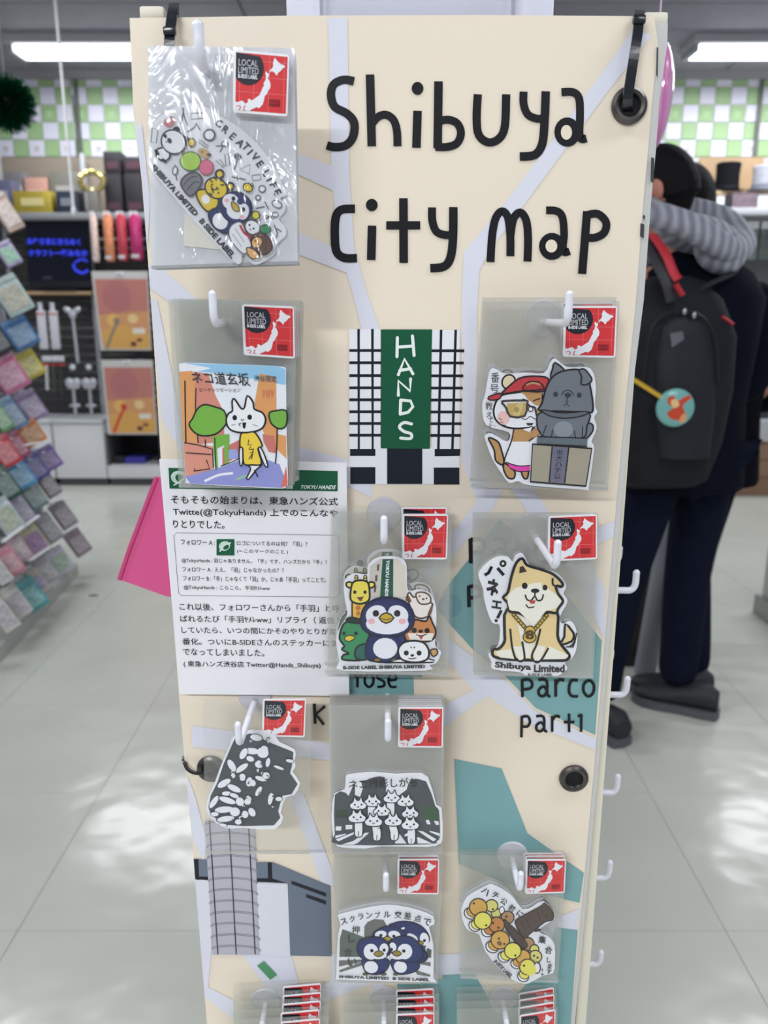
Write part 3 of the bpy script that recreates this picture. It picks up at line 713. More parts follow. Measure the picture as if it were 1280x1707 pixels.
for p in (((330, 100), (345, 180), (375, 255)), ((340, 110), (325, 200), (315, 240)), ((370, 310), (430, 270), (450, 230)), ((445, 235), (480, 290)), ((615, 430), (720, 420)), ((650, 480), (700, 370)), ((770, 630), (800, 540)), ((750, 690), (870, 715)), ((800, 680), (800, 720)), ((955, 960), (1030, 945)), ((1030, 900), (1065, 970)), ((1035, 1050), (1130, 1010)), ((1040, 1020), (1110, 1050)), ((1110, 1100), (1140, 1170), (1130, 1210)), ((1130, 1130), (1175, 1160)), ((265, 590), (280, 720))): A.s(G1, 9, p, 0)
A.eo(WH, 560, 335, 46, 46, 14, G1); A.e((70, 70, 72), 802, 520, 34, 26, 30); A.eo(WH, 1010, 795, 28, 28, 9, G1); A.eo(WH, 975, 870, 20, 20, 8, G1); A.eo(WH, 1135, 925, 44, 28, 8, G1, 30); A.eo(WH, 1122, 1015, 26, 20, 8, G1); A.eo(WH, 690, 410, 26, 20, 8, G1); A.eo(WH, 268, 640, 20, 34, 8, G1, 10)
A.e((196, 120, 120), 220, 225, 50, 38, -30); A.s(G1, 6, [(175, 215), (230, 180), (270, 200)])
A.e(K, 280, 292, 32, 28); A.e(K, 355, 372, 32, 28)
A.eo(WH, 165, 500, 62, 52, 12, K, 30); A.s(K, 26, [(105, 470), (125, 500)], 0, cap=True); A.s(K, 22, [(165, 545), (185, 565)], 0, cap=True)
A.eo(WH, 255, 395, 108, 98, 12, (60, 60, 62), 40); A.e(K, 222, 385, 18, 26, -30); A.e(K, 185, 345, 14, 20, -30); A.e(K, 196, 395, 8, 6)
A.eo(YL, 410, 400, 30, 34, 9, BRN); A.e((196, 160, 110), 515, 490, 55, 38, 30); A.e(BRN, 500, 480, 8, 8); A.e((60, 60, 50), 560, 505, 20, 14)
A.eo((170, 206, 80), 400, 560, 88, 80, 8, (70, 100, 60)); A.eo((216, 110, 140), 535, 612, 60, 64, 6, (150, 60, 90))
A.fo((120, 120, 124), [(320, 760), (350, 690), (430, 655), (488, 690), (490, 760), (400, 858)], 12, (70, 70, 74)); A.s((60, 60, 64), 8, [(345, 760), (400, 700), (460, 690)]); A.s((60, 60, 64), 8, [(370, 810), (430, 740), (478, 740)])
A.eo(YL, 650, 670, 34, 34, 16, BRN); A.eo(YL, 740, 775, 30, 30, 16, BRN)
A.fo(YL, [(455, 820), (520, 800), (600, 830), (640, 900), (610, 970), (540, 985), (470, 900)], 12, BRN); A.e(WH, 530, 885, 34, 40, -30)
A.eo(YL, 620, 790, 100, 84, 12, BRN, 35)
for p in (((560, 710), (590, 740)), ((600, 690), (625, 725)), ((650, 700), (665, 735)), ((690, 760), (655, 765)), ((580, 790), (600, 830)), ((560, 830), (590, 850)), ((640, 800), (620, 780))): A.s(BRN, 12, p, 0)
A.s(BRN, 10, [(575, 770), (595, 800), (630, 800)]); A.e(BRN, 585, 760, 8); A.e(BRN, 640, 830, 8)
A.eo(YL, 890, 785, 42, 34, 8, BRN, 30); A.s(BRN, 9, [(900, 745), (925, 780)], 0); A.s(BRN, 9, [(925, 745), (940, 780)], 0)
A.fo(BL, [(560, 1000), (640, 960), (740, 1020), (765, 1110), (720, 1175), (640, 1150), (580, 1090)], 14, (24, 28, 60)); A.e(WH, 655, 1072, 62, 72, -30)
A.eo(BL, 790, 955, 138, 128, 14, (24, 28, 60), 45)
A.e(WH, 745, 905, 72, 66, 20); A.e(WH, 850, 990, 50, 70, 10); A.e(WH, 790, 975, 80, 80); A.e(BL, 825, 905, 28, 26, 45); A.e((238, 180, 190), 712, 895, 20, 16); A.e((238, 180, 190), 840, 1035, 20, 16)
A.fo((200, 170, 50), [(755, 905), (805, 935), (818, 985), (780, 985), (755, 950)], 7, BRN); A.e(K, 768, 880, 16, 20); A.e(K, 852, 972, 16, 20)
A.eo((214, 206, 60), 958, 1022, 34, 34, 8, BRN)
A.fo(WH, [(750, 1110), (830, 1080), (880, 1180), (920, 1280), (860, 1350), (780, 1280), (730, 1190)], 8, G1)
for p in (((780, 1130), (860, 1250)), ((760, 1180), (840, 1290)), ((830, 1120), (890, 1200))): A.s(G2, 6, p, 0)
A.s((186, 44, 52), 20, [(825, 1105), (860, 1170), (925, 1215)])
A.eo(WH, 930, 1125, 68, 58, 9, (50, 50, 52), 45); A.e(K, 905, 1105, 9, 9); A.e(K, 940, 1135, 9, 9); A.s(K, 6, [(905, 1135), (920, 1150)], 0)
A.eo((58, 140, 92), 1040, 1140, 44, 38, 8, (30, 70, 50))
A.fo((226, 176, 110), [(880, 1300), (940, 1310), (990, 1370), (940, 1392), (900, 1370)], 8, BRN)
A.fo((98, 68, 56), [(930, 1200), (990, 1170), (1060, 1200), (1098, 1260), (1090, 1320), (1030, 1360), (970, 1330), (925, 1270)], 8, (60, 40, 34)); A.eo((226, 176, 110), 968, 1252, 44, 50, 8, BRN, 45); A.e(K, 958, 1240, 7); A.e(K, 985, 1268, 7)
A.build('sticker_print', r1)
slab('backing_card', [(308, 330), (384, 362), (386, 418), (306, 410)], Y1 + .0012, .0006, mat((232, 228, 216), .5), r1)
behind(1, 4, .005, 'crinkly packet behind the big animal sticker packet at the top hook', 'packets on the top hook')

# 2 ---- rounded card with a white cat
FR = (240, 480, 3.368); Y2 = .612
r2 = packet(2, [(280, 498), (496, 501), (488, 815), (298, 813)], Y2, [(403, 507), (490, 511), (491.5, 598), (406.5, 592)], 'packet with a rounded street picture sticker of a white cat in a yellow shirt', mid=True)
RRc = [(200, 470), (198, 440), (225, 420), (500, 430), (760, 440), (793, 455), (797, 490), (800, 800), (808, 1080), (800, 1110), (775, 1126), (600, 1118), (260, 1100), (240, 1085), (232, 1050), (215, 760)]
st = sticker(r2, Y2, RRc, FR, sm=2)
A = Art(Y2 - .0002, FR); SK = (150, 200, 232); OR = (226, 160, 100); PK_ = (222, 150, 130); GG = (120, 178, 70)
A.f((236, 238, 244), RRc, 2)
A.f(SK, [(225, 422), (500, 431), (760, 441), (793, 458), (796, 545), (700, 530), (560, 500), (430, 480), (300, 470), (380, 450)])
A.f(OR, [(200, 470), (270, 465), (300, 560), (310, 880), (220, 870)]); A.f((216, 140, 124), [(275, 470), (360, 480), (400, 600), (440, 680), (455, 860), (300, 880), (290, 560)])
A.f(OR, [(650, 480), (742, 500), (745, 820), (798, 830), (800, 960), (760, 920), (680, 830), (650, 760), (620, 650)])
A.f(PK_, [(222, 860), (390, 890), (390, 1020), (340, 1060), (235, 1060), (225, 930)]); A.f((206, 120, 110), [(500, 870), (560, 840), (560, 920), (440, 1000), (440, 900)]); A.f((206, 120, 110), [(665, 820), (730, 830), (745, 930), (700, 920), (670, 860)])
A.f((146, 150, 210), [(232, 1060), (420, 1010), (560, 960), (680, 960), (760, 990), (806, 1110), (770, 1122), (260, 1098)]); A.f((160, 168, 220), [(450, 910), (520, 905), (540, 960), (470, 960)])
A.f((226, 110, 90), [(770, 1122), (798, 1000), (806, 1090), (800, 1112)]); A.s((236, 236, 250), 14, [(340, 1085), (420, 1050), (500, 1040)]); A.s((150, 200, 160), 12, [(520, 1075), (580, 1050)], 0)
A.s((80, 92, 60), 3, [(232, 520), (235, 860)], 0); A.s(K, 7, [(230, 520), (232, 700), (236, 866)]); A.s(K, 6, [(292, 560), (290, 700), (305, 870)]); A.s(K, 6, [(225, 868), (300, 880), (385, 905), (390, 1010)], 0); A.s(K, 6, [(235, 925), (380, 935)], 0); A.s(K, 6, [(350, 965), (370, 1015), (280, 1028), (285, 1012)], 0); A.s(K, 6, [(345, 890), (345, 850)], 0)
A.f(GG, [(385, 830), (480, 820), (480, 860), (470, 990), (455, 990), (450, 880), (410, 900), (415, 1010), (400, 1010)]); A.s(K, 6, [(398, 840), (400, 930), (405, 1020)]); A.s(K, 5, [(430, 1000), (520, 965), (560, 930)])
A.fo(GG, [(255, 770), (275, 730), (300, 680), (340, 655), (400, 668), (450, 690), (465, 750), (440, 790), (400, 820), (340, 830), (290, 815)], 7)
A.fo(GG, [(703, 705), (735, 690), (798, 690), (798, 770), (760, 790), (715, 760)], 7); A.s(K, 7, [(748, 790), (745, 900), (738, 985)])
A.f(K, [(495, 690), (505, 625), (545, 685)]); A.f((232, 232, 236), [(503, 688), (509, 645), (533, 684)])
A.fo((240, 240, 242), [(495, 640), (508, 622), (545, 675), (565, 670), (580, 605), (612, 640), (620, 680), (665, 700), (683, 740), (665, 785), (610, 808), (530, 810), (480, 790), (462, 745), (475, 705), (497, 690)], 8, sm=3)
A.e(K, 510, 728, 13, 15); A.e(K, 594, 725, 13, 15); A.s(K, 5, [(545, 735), (552, 745), (562, 735)], 0); A.f(K, [(553, 755), (575, 755), (568, 790), (556, 785)]); A.s(K, 4, [(535, 760), (540, 778)], 0); A.s(G2, 4, [(490, 770), (515, 765)], 0); A.s(G2, 4, [(610, 765), (640, 775)], 0); A.s(K, 4, [(548, 757), (530, 765)], 0)
A.fo((236, 236, 238), [(545, 850), (535, 930), (540, 990), (552, 990), (560, 900)], 6); A.fo((236, 236, 238), [(640, 880), (670, 920), (695, 995), (680, 998), (655, 940)], 6)
A.fo((236, 236, 238), [(560, 980), (660, 985), (630, 1020), (590, 1070), (578, 1065), (600, 1010)], 6); A.s(K, 7, [(620, 1020), (640, 1060)], 0)
A.fo((238, 206, 70), [(545, 820), (580, 812), (625, 812), (665, 885), (640, 900), (660, 985), (610, 992), (562, 985), (555, 900), (540, 890)], 7, sm=3)
for p in ([(590, 850), (585, 880), (605, 880)], [(600, 890), (590, 905), (615, 905)], [(595, 925), (615, 920), (590, 960)], [(615, 900), (605, 960)]): A.s((80, 70, 40), 6, p, 0)
A.t((50, 56, 52), 'ネコ道玄坂', ((262, 468), (585, 476), (600, 552), (275, 535)), .01); A.t((60, 90, 110), '渋谷限定', ((618, 488), (745, 492), (745, 530), (618, 522)), .01); A.t((90, 70, 60), 'ピーナッツモーション', ((312, 560), (545, 562), (540, 585), (315, 583)), .01); A.t((214, 130, 100), '109', (668, 570, 728, 612), .01)
A.build('sticker_print', r2)
behind(2, 9, .0052, 'clear packet of the deep stack behind the white cat street sticker', 'packets stacked on the hook over the information sheet', jit=.0012)

# 3 ---- cap-wearing weasel and stone dog
FR = (790, 590, 5.818); Y3 = .652
r3 = packet(3, [(806, 503), (1033, 502), (1013, 817), (785, 812)], Y3, [(940, 510), (1029, 510), (1025.5, 596.5), (938, 595)], 'packet with a red-capped animal in glasses beside a grey stone dog sticker')
OUT3 = [(80, 510), (110, 380), (150, 170), (200, 140), (300, 190), (480, 180), (680, 185), (740, 80), (790, 45), (900, 125), (1080, 125), (1150, 170), (1180, 300), (1175, 500), (1195, 560), (1165, 620), (1190, 720), (1140, 850), (1165, 920), (1110, 1300), (1070, 1315), (550, 1275), (430, 1235), (340, 1250), (270, 1160), (180, 1020), (110, 830), (110, 790), (170, 770), (320, 850), (340, 760), (120, 690)]
sticker(r3, Y3, OUT3, FR, sm=3)
A = Art(Y3 - .0002, FR); TAN = (190, 146, 94); SG = (112, 118, 126)
A.t(K, '番', (165, 180, 245, 280)); A.t(K, '号', (155, 295, 240, 380)); A.t(K, '教', (110, 465, 180, 545)); A.t(K, 'え', (120, 560, 180, 615)); A.t(K, 'て', (135, 620, 185, 665)); A.t(K, 'ﾚ、', (150, 670, 210, 705))
A.fo(TAN, [(140, 815), (230, 850), (265, 930), (290, 1040), (270, 1075), (210, 1030), (195, 930)], 13)
A.fo(TAN, [(285, 1060), (330, 1080), (395, 1140), (385, 1205), (330, 1200), (290, 1130)], 13); A.fo(TAN, [(460, 1130), (525, 1130), (515, 1205), (480, 1200)], 13)
A.f(WH, [(380, 730), (600, 730), (600, 1000), (540, 1100), (320, 1060), (300, 1020), (350, 850)])
A.f(TAN, [(385, 720), (600, 720), (640, 780), (530, 850), (365, 850)]); A.f((226, 70, 170), [(320, 1055), (430, 1085), (540, 1082), (540, 1135), (420, 1135), (345, 1100)]); A.s(K, 10, [(310, 1050), (430, 1085), (545, 1080)]); A.s(K, 9, [(345, 1105), (430, 1140), (540, 1135)])
A.s(K, 13, [(385, 730), (360, 850), (300, 1010), (285, 1100)])
A.eo((232, 212, 176), 335, 270, 70, 62, 13, K, -60)
A.fo(WH, [(270, 400), (450, 370), (640, 360), (660, 560), (600, 690), (460, 720), (320, 710), (220, 650), (190, 560), (215, 460)], 14, sm=5)
A.e((240, 196, 190), 285, 620, 60, 66, -20, 20); A.f(TAN, [(450, 370), (660, 340), (650, 500), (600, 500), (520, 440), (490, 400)])
A.f(WH, [(470, 730), (600, 700), (600, 640), (540, 760)]); A.s(K, 8, [(460, 620), (500, 635), (545, 605), (590, 630), (640, 610)]); A.fo((70, 56, 56), [(505, 672), (575, 672), (560, 690), (520, 690)], 5, sm=0)
A.f((196, 170, 100), [(315, 480), (500, 470), (510, 500), (480, 605), (340, 605)]); A.f((214, 192, 130), [(420, 480), (480, 475), (440, 600), (370, 600)])
A.s((70, 62, 60), 22, [(265, 465), (300, 455), (500, 450), (515, 480), (490, 600), (350, 605), (310, 520), (265, 470)], 2); A.s((70, 62, 60), 22, [(515, 480), (545, 510), (590, 520), (605, 590), (650, 600)], 2); A.f((196, 170, 100), [(605, 530), (650, 520), (650, 590), (615, 585)]); A.e((170, 150, 96), 412, 540, 26, 28); A.s((60, 50, 48), 12, [(470, 435), (510, 450)], 0); A.s((60, 50, 48), 12, [(570, 455), (640, 430)], 0); A.eo((240, 238, 236), 548, 535, 22, 24, 8, BRN)
for p in ([(240, 620), (270, 640)], [(250, 660), (285, 665)], [(280, 690), (310, 690)]): A.s(K, 5, p, 0)
A.fo((192, 62, 66), [(265, 385), (330, 320), (440, 235), (580, 215), (720, 240), (670, 360), (470, 358), (300, 385)], 13, sm=3); A.fo((192, 62, 66), [(140, 415), (250, 378), (262, 405), (235, 440), (150, 445)], 11, sm=2); A.fo((168, 52, 56), [(475, 350), (500, 290), (560, 265), (640, 280), (670, 340)], 10, sm=3); A.s(TAN, 18, [(505, 300), (570, 280), (640, 298)])
A.s(K, 11, [(530, 845), (600, 790), (620, 730)]); A.e(TAN, 590, 770, 50, 26, -50)
# dog body, collar and head
A.fo(SG, [(1090, 670), (1150, 690), (1140, 760), (1070, 830), (1060, 760)], 12)
A.fo(SG, [(655, 560), (1095, 560), (1090, 700), (1040, 820), (700, 805), (640, 760), (610, 690)], 12, sm=3); A.e((138, 144, 152), 865, 730, 92, 80)
for p in ([(700, 690), (670, 790), (740, 810), (760, 730)], [(970, 740), (985, 810), (1040, 820), (1050, 700)]): A.s(K, 9, p)
A.f(SG, [(700, 700), (750, 720), (740, 800), (690, 795)])
A.fo((100, 110, 118), [(615, 800), (1095, 815), (1090, 895), (610, 870)], 10, sm=0)
A.fo(SG, [(740, 240), (760, 140), (780, 82), (870, 150), (850, 200)], 13, sm=2)
A.fo(SG, [(655, 480), (700, 320), (760, 220), (860, 165), (1000, 150), (1080, 190), (1120, 300), (1150, 545), (1060, 560), (860, 555), (630, 545)], 14, sm=4)
A.fo((98, 102, 110), [(660, 540), (860, 572), (1085, 555), (1060, 595), (880, 622), (720, 595)], 9, sm=3)
A.fo(SG, [(1015, 160), (1060, 145), (1100, 180), (1140, 250), (1090, 295), (1035, 290), (1040, 220)], 12, sm=3)
A.e((58, 60, 66), 788, 390, 24, 26); A.e((58, 60, 66), 1017, 398, 24, 26); A.s((48, 48, 54), 10, [(845, 400), (865, 365), (905, 350), (940, 365), (962, 400)]); A.e((58, 60, 66), 905, 398, 32, 24); A.s((48, 48, 54), 9, [(900, 420), (895, 480)], 0); A.s((48, 48, 54), 8, [(865, 500), (895, 480), (918, 505)], 0)
A.fo((166, 158, 140), [(565, 872), (1138, 915), (1080, 1278), (545, 1235)], 14, sm=0); A.f((112, 112, 130), [(755, 895), (915, 908), (875, 1250), (725, 1240)]); A.s(K, 12, [(755, 890), (725, 1240)], 0); A.s(K, 12, [(915, 905), (875, 1250)], 0)
for i, c in enumerate('忠犬ハチ公'): A.t(K, c, (795 - i * 6, 925 + i * 58, 860 - i * 6, 975 + i * 58))
A.build('sticker_print', r3)
behind(3, 1, .006, 'second packet hanging behind the stone dog sticker', 'packets on the upper hook beside the title', dz=.003, jit=.001, first=.008)

# 4 ---- penguin group
FR = (540, 830, 5.02); Y4 = .650
r4 = packet(4, [(556, 854), (753, 856), (747, 1126), (541, 1123)], Y4, [(670.5, 857), (747, 857), (745, 932.5), (670.5, 932)], 'packet with a blue penguin, giraffe, green duck and seal group sticker', mid=True)
OUT4 = [(100, 1190), (130, 1090), (180, 1010), (195, 950), (175, 850), (165, 720), (200, 660), (260, 630), (360, 640), (370, 560), (460, 495), (620, 495), (690, 560), (700, 770), (790, 765), (890, 800), (935, 900), (940, 1040), (930, 1230), (980, 1290), (940, 1380), (880, 1400), (850, 1445), (160, 1445), (130, 1360)]
sticker(r4, Y4, OUT4, FR, sm=3)
A = Art(Y4 - .0002, FR); YE = (238, 220, 90)
A.f((206, 200, 190), [(385, 570), (470, 510), (610, 510), (680, 570), (690, 840), (370, 840)]); A.f((222, 214, 202), [(575, 512), (612, 512), (682, 572), (690, 830), (580, 830)])
for x, y in ((455, 560), (440, 650), (430, 740)): A.f((96, 90, 84), [(x - 12, y), (x + 10, y - 8), (x + 4, y + 50), (x - 12, y + 50)])
A.f((24, 86, 66), [(490, 512), (580, 512), (578, 830), (468, 830)]); A.t(WH, 'TOKYU HANDS', ((548, 520), (538, 825), (508, 825), (520, 520)), .05)
A.fo((238, 190, 80), [(235, 870), (350, 870), (350, 1010), (235, 1010)], 13, sm=0); A.e((206, 120, 60), 285, 920, 22); A.e((206, 120, 60), 285, 965, 18)
for x in (270, 345): A.s(K, 32, [(x, 660), (x + 2, 740)], 0, cap=True); A.s(YE, 16, [(x, 660), (x + 2, 740)], 0, cap=True)
A.eo(YE, 218, 728, 34, 24, 12, K, 20); A.eo(YE, 392, 728, 34, 24, 12, K, -20)
A.fo(YE, [(250, 700), (360, 700), (382, 800), (370, 860), (300, 885), (230, 860), (222, 790)], 13, sm=4)
A.e(K, 258, 787, 14, 15); A.e(K, 343, 787, 14, 15); A.f((130, 60, 50), [(275, 830), (330, 825), (315, 862), (295, 858)]); A.s(K, 5, [(270, 828), (300, 838), (335, 822)])
A.fo((240, 232, 226), [(700, 830), (715, 790), (750, 830), (800, 810), (900, 880), (905, 900), (880, 980), (800, 1005), (740, 960)], 11, (90, 66, 56), sm=4); A.s((120, 84, 60), 20, [(690, 860), (700, 820), (725, 870)]); A.s((120, 84, 60), 18, [(870, 980), (905, 900)], 0)
A.fo((236, 226, 218), [(770, 800), (840, 790), (890, 830), (880, 880), (800, 880)], 10, (90, 66, 56)); A.e(K, 800, 820, 7); A.e(K, 858, 838, 7); A.e((90, 66, 56), 830, 845, 12, 8)
A.fo((206, 132, 74), [(750, 1020), (850, 1030), (880, 985), (905, 1040), (935, 1110), (920, 1170), (860, 1200), (690, 1190), (680, 1110)], 12, sm=4); A.f((240, 232, 224), [(700, 1130), (920, 1130), (900, 1190), (720, 1190)]); A.e(K, 755, 1105, 22); A.e(K, 862, 1108, 22); A.e(K, 808, 1112, 20, 14); A.f((190, 60, 70), [(790, 1150), (835, 1150), (812, 1185)]); A.s(K, 8, [(770, 1140), (808, 1150), (858, 1138)])
A.fo((54, 140, 92), [(160, 1060), (220, 1030), (310, 1050), (385, 1160), (370, 1270), (330, 1350), (160, 1350), (165, 1310), (210, 1300), (150, 1265), (170, 1235), (130, 1170)], 13, sm=4)
A.fo((34, 96, 88), [(300, 1230), (380, 1220), (400, 1300), (350, 1350), (270, 1340), (262, 1270)], 12); A.fo((30, 36, 38), [(190, 1035), (210, 995), (300, 1010), (320, 1050)], 6); A.e(K, 168, 1130, 15); A.e(K, 268, 1130, 16); A.fo((226, 196, 60), [(170, 1170), (210, 1145), (262, 1165), (205, 1200)], 7, sm=2)
A.fo((32, 42, 96), [(400, 1140), (650, 1140), (680, 1240), (650, 1360), (400, 1360), (350, 1290)], 13, (22, 26, 52)); A.e((236, 236, 244), 512, 1255, 102, 88)
A.fo((32, 42, 96), [(310, 1000), (340, 910), (430, 845), (560, 832), (680, 870), (745, 960), (740, 1070), (650, 1140), (530, 1160), (400, 1140), (320, 1080)], 14, (22, 26, 52), sm=4)
A.e((238, 238, 246), 440, 975, 92, 80, -20); A.e((238, 238, 246), 615, 975, 92, 80, 20); A.e((238, 238, 246), 530, 1050, 180, 88); A.f((32, 42, 96), [(480, 870), (570, 870), (530, 960)])
A.e((240, 186, 196), 397, 1028, 30, 24); A.e((240, 186, 196), 655, 1028, 30, 24); A.e(K, 434, 962, 27, 28); A.e(K, 612, 962, 27, 28)
A.fo((206, 172, 50), [(460, 1000), (520, 955), (585, 1000), (520, 1045)], 10, sm=2); A.s(K, 6, [(470, 1000), (520, 1015), (575, 1000)])
A.eo((150, 120, 60), 445, 1350, 30, 16, 8, K); A.eo((150, 120, 60), 590, 1352, 30, 16, 8, K)
A.fo((200, 160, 100), [(890, 1270), (940, 1260), (945, 1300), (910, 1320)], 9); A.fo((236, 236, 240), [(575, 1370), (640, 1340), (870, 1340), (910, 1370)], 9, sm=2)
A.fo((240, 240, 244), [(620, 1270), (660, 1210), (740, 1190), (830, 1205), (875, 1270), (860, 1345), (760, 1370), (650, 1345)], 13, sm=4); A.e(K, 688, 1292, 21); A.e(K, 795, 1292, 21); A.e(K, 738, 1312, 15, 11); A.s(K, 8, [(705, 1335), (738, 1340), (772, 1332)]); A.e(K, 728, 1245, 5, 8); A.e(K, 755, 1245, 5, 8)
A.t((50, 50, 54), 'B-SIDE LABEL SHIBUYA LIMITED', ((160, 1400), (845, 1388), (845, 1418), (160, 1430)), .05)
A.build('sticker_print', r4)
# second sticker's edge in the packet behind
behind(4, 1, .006, 'second packet hanging behind the penguin group sticker', 'packets on the middle hook', dz=.004, jit=.001, first=.008)
r4b = root('sticker_packet', (HOOKY[4].x, .668, HOOKY[4].z), 'packet with brush lettering peeping out behind the penguin group sticker', 'sticker packet')
sticker(r4b, .666, [(125, 650), (200, 560), (300, 500), (430, 450), (560, 520), (700, 560), (820, 650), (790, 700), (760, 760), (600, 800), (300, 760), (150, 700)], FR, sm=3, col=(196, 200, 198))
A = Art(.6657, FR); A.s((56, 60, 64), 26, [(165, 655), (190, 610), (225, 570)], 3); A.s((56, 60, 64), 28, [(265, 570), (300, 610)], 0); A.e((46, 48, 52), 302, 545, 28); A.s((56, 60, 64), 22, [(415, 505), (460, 485)], 0, cap=True); A.s((70, 74, 78), 18, [(690, 610), (760, 600), (790, 650), (740, 690), (700, 660)]); A.s((70, 74, 78), 20, [(730, 690), (750, 750)], 0)
A.build('sticker_print', r4b)
slab('bag', [(552, 852), (757, 854), (752, 1130), (545, 1128)], .6675, .0003, film_clear, r4b)

# 5 ---- cream dog with gold chain
FR = (740, 830, 3.765); Y5 = .652
r5 = packet(5, [(789, 856), (998, 856), (989, 1131), (790, 1125)], Y5, [(914, 860.5), (995, 857), (995.5, 932), (912.6, 936)], 'packet with a smiling cream dog wearing a gold chain sticker')
OUT5 = [(215, 480), (260, 415), (330, 370), (400, 370), (430, 400), (450, 360), (495, 350), (545, 430), (640, 450), (720, 480), (768, 550), (750, 600), (775, 650), (730, 740), (740, 790), (800, 775), (835, 850), (830, 950), (800, 1010), (760, 1035), (775, 1070), (740, 1100), (690, 1120), (520, 1115), (480, 1095), (310, 1075), (300, 1030), (280, 980), (340, 925), (350, 800), (300, 780), (255, 650), (245, 570)]
sticker(r5, Y5, OUT5, FR, sm=3)
A = Art(Y5 - .0002, FR); FUR = (232, 206, 150); CR = (240, 236, 222)
for p in ([(300, 430), (280, 470), (255, 485)], [(335, 440), (375, 485)]): A.s(K, 20, p, 0)
A.e(K, 370, 412, 22); A.e(CR, 370, 412, 8)
A.t(K, 'ネ', ((270, 500), (355, 520), (335, 625), (262, 600)), .05); A.t(K, 'エ', ((300, 640), (365, 650), (358, 700), (298, 690)), .05); A.s(K, 18, [(360, 705), (335, 755)], 0); A.e(K, 327, 770, 10)
A.fo(FUR, [(760, 790), (800, 830), (815, 860), (800, 900), (730, 920), (755, 870)], 12, sm=2)
for i in range(4): A.s(K, 8, [(765 + i * 14, 935 + i * 2), (800 + i * 8, 930 - i * 14), (825 + i * 2, 900 - i * 18)])
A.fo(FUR, [(395, 700), (380, 830), (380, 900), (345, 945), (310, 950), (305, 985), (345, 1005), (450, 1015), (700, 1020), (770, 1015), (785, 985), (735, 920), (712, 860), (705, 700), (560, 690)], 15, sm=3)
A.f(CR, [(450, 715), (640, 715), (600, 800), (560, 920), (540, 1000), (500, 1000), (480, 880)]); A.f(CR, [(320, 965), (420, 945), (440, 1010), (350, 1000)]); A.f(CR, [(660, 930), (780, 985), (760, 1010), (620, 1012)]); A.f(CR, [(430, 930), (500, 930), (505, 1010), (470, 1020)]); A.f(CR, [(560, 920), (640, 930), (600, 1020), (565, 1020)])
for p in ([(415, 820), (425, 920), (445, 1000), (480, 1025), (505, 1000), (490, 900)], [(605, 820), (580, 920), (550, 990), (575, 1030), (610, 1015), (655, 940)], ): A.s(K, 13, p)
for i in range(6):
    t = i / 5; A.eo((206, 172, 70), 440 + 75 * t, 735 + 85 * t, 17, 11, 6, (90, 70, 30), 50); A.eo((206, 172, 70), 640 - 70 * t, 740 + 80 * t, 17, 11, 6, (90, 70, 30), -50)
A.eo((214, 180, 80), 538, 832, 32, 30, 7, (90, 70, 30)); A.eo((214, 180, 80), 536, 872, 40, 34, 7, (90, 70, 30)); A.t((80, 62, 28), '8', (508, 826, 566, 886), .05)
A.fo(FUR, [(490, 378), (520, 420), (600, 445), (680, 475), (740, 530), (735, 555), (700, 550), (715, 600), (745, 645), (715, 690), (700, 720), (640, 715), (560, 760), (470, 720), (410, 710), (400, 660), (370, 622), (400, 590), (420, 500), (450, 410)], 14, sm=3)
A.f(CR, [(400, 605), (450, 560), (520, 545), (570, 530), (620, 530), (665, 580), (700, 600), (735, 645), (705, 690), (640, 705), (560, 800), (470, 710), (410, 700), (398, 655)])
A.e(FUR, 505, 540, 24, 20); A.e(FUR, 632, 545, 22, 20); A.f((66, 50, 44), [(470, 470), (475, 430), (495, 425), (520, 460)])
A.e(K, 505, 549, 18, 20); A.e(K, 632, 560, 16, 18); A.e(K, 570, 580, 27, 14); A.s(K, 10, [(570, 590), (568, 615)], 0); A.s(K, 10, [(508, 605), (520, 635), (545, 640), (568, 615), (585, 640), (612, 635), (622, 602)]); A.f((190, 64, 70), [(530, 640), (575, 640), (565, 662), (540, 660)]); A.s(K, 8, [(512, 665), (530, 685), (565, 680)])
A.s(K, 12, [(680, 500), (685, 545), (735, 550)])
A.t((52, 48, 50), 'Shibuya', ((318, 1022), (545, 1040), (545, 1088), (318, 1072)), .04); A.t((52, 48, 50), 'Limited', ((562, 1042), (755, 1042), (755, 1092), (562, 1090)), .04); A.t((70, 66, 68), 'B-SIDE LABEL', (525, 1097, 682, 1115), .03)
A.build('sticker_print', r5)
behind(5, 1, .006, 'second packet hanging behind the gold chain dog sticker', 'packets on the right middle hook', dz=-.001, jit=.001, first=.009)

# 6 ---- tilted black and white crowd sticker
FR = (330, 1200, 7.111); Y6 = .640
r6 = packet(6, [(338, 1166), (519, 1166), (516, 1424), (342, 1424)], Y6, [(438, 1165.5), (510, 1165), (507.6, 1229), (436.5, 1227.5)], 'thin packet with a tilted black-and-white crowd sticker below the information sheet', clear=True)
OUT6 = [(95, 1040), (130, 900), (200, 740), (280, 520), (380, 300), (420, 200), (640, 120), (800, 150), (920, 200), (970, 270), (1150, 360), (1145, 470), (1155, 560), (1120, 620), (1210, 750), (1140, 890), (1040, 920), (980, 1100), (1010, 1150), (910, 1300), (540, 1280), (400, 1290), (260, 1260), (130, 1130)]
sticker(r6, Y6, OUT6, FR, sm=2)
A = Art(Y6 - .0002, FR); DG = (78, 82, 88)
A.f(DG, [(125, 1040), (150, 900), (230, 740), (300, 530), (400, 300), (440, 220), (620, 160), (880, 280), (1130, 380), (1125, 450), (1110, 560), (1090, 630), (1180, 760), (1110, 880), (1000, 900), (950, 1080), (975, 1160), (900, 1250), (540, 1260), (300, 1240), (150, 1120)])
rs = random.getstate(); random.seed(3)
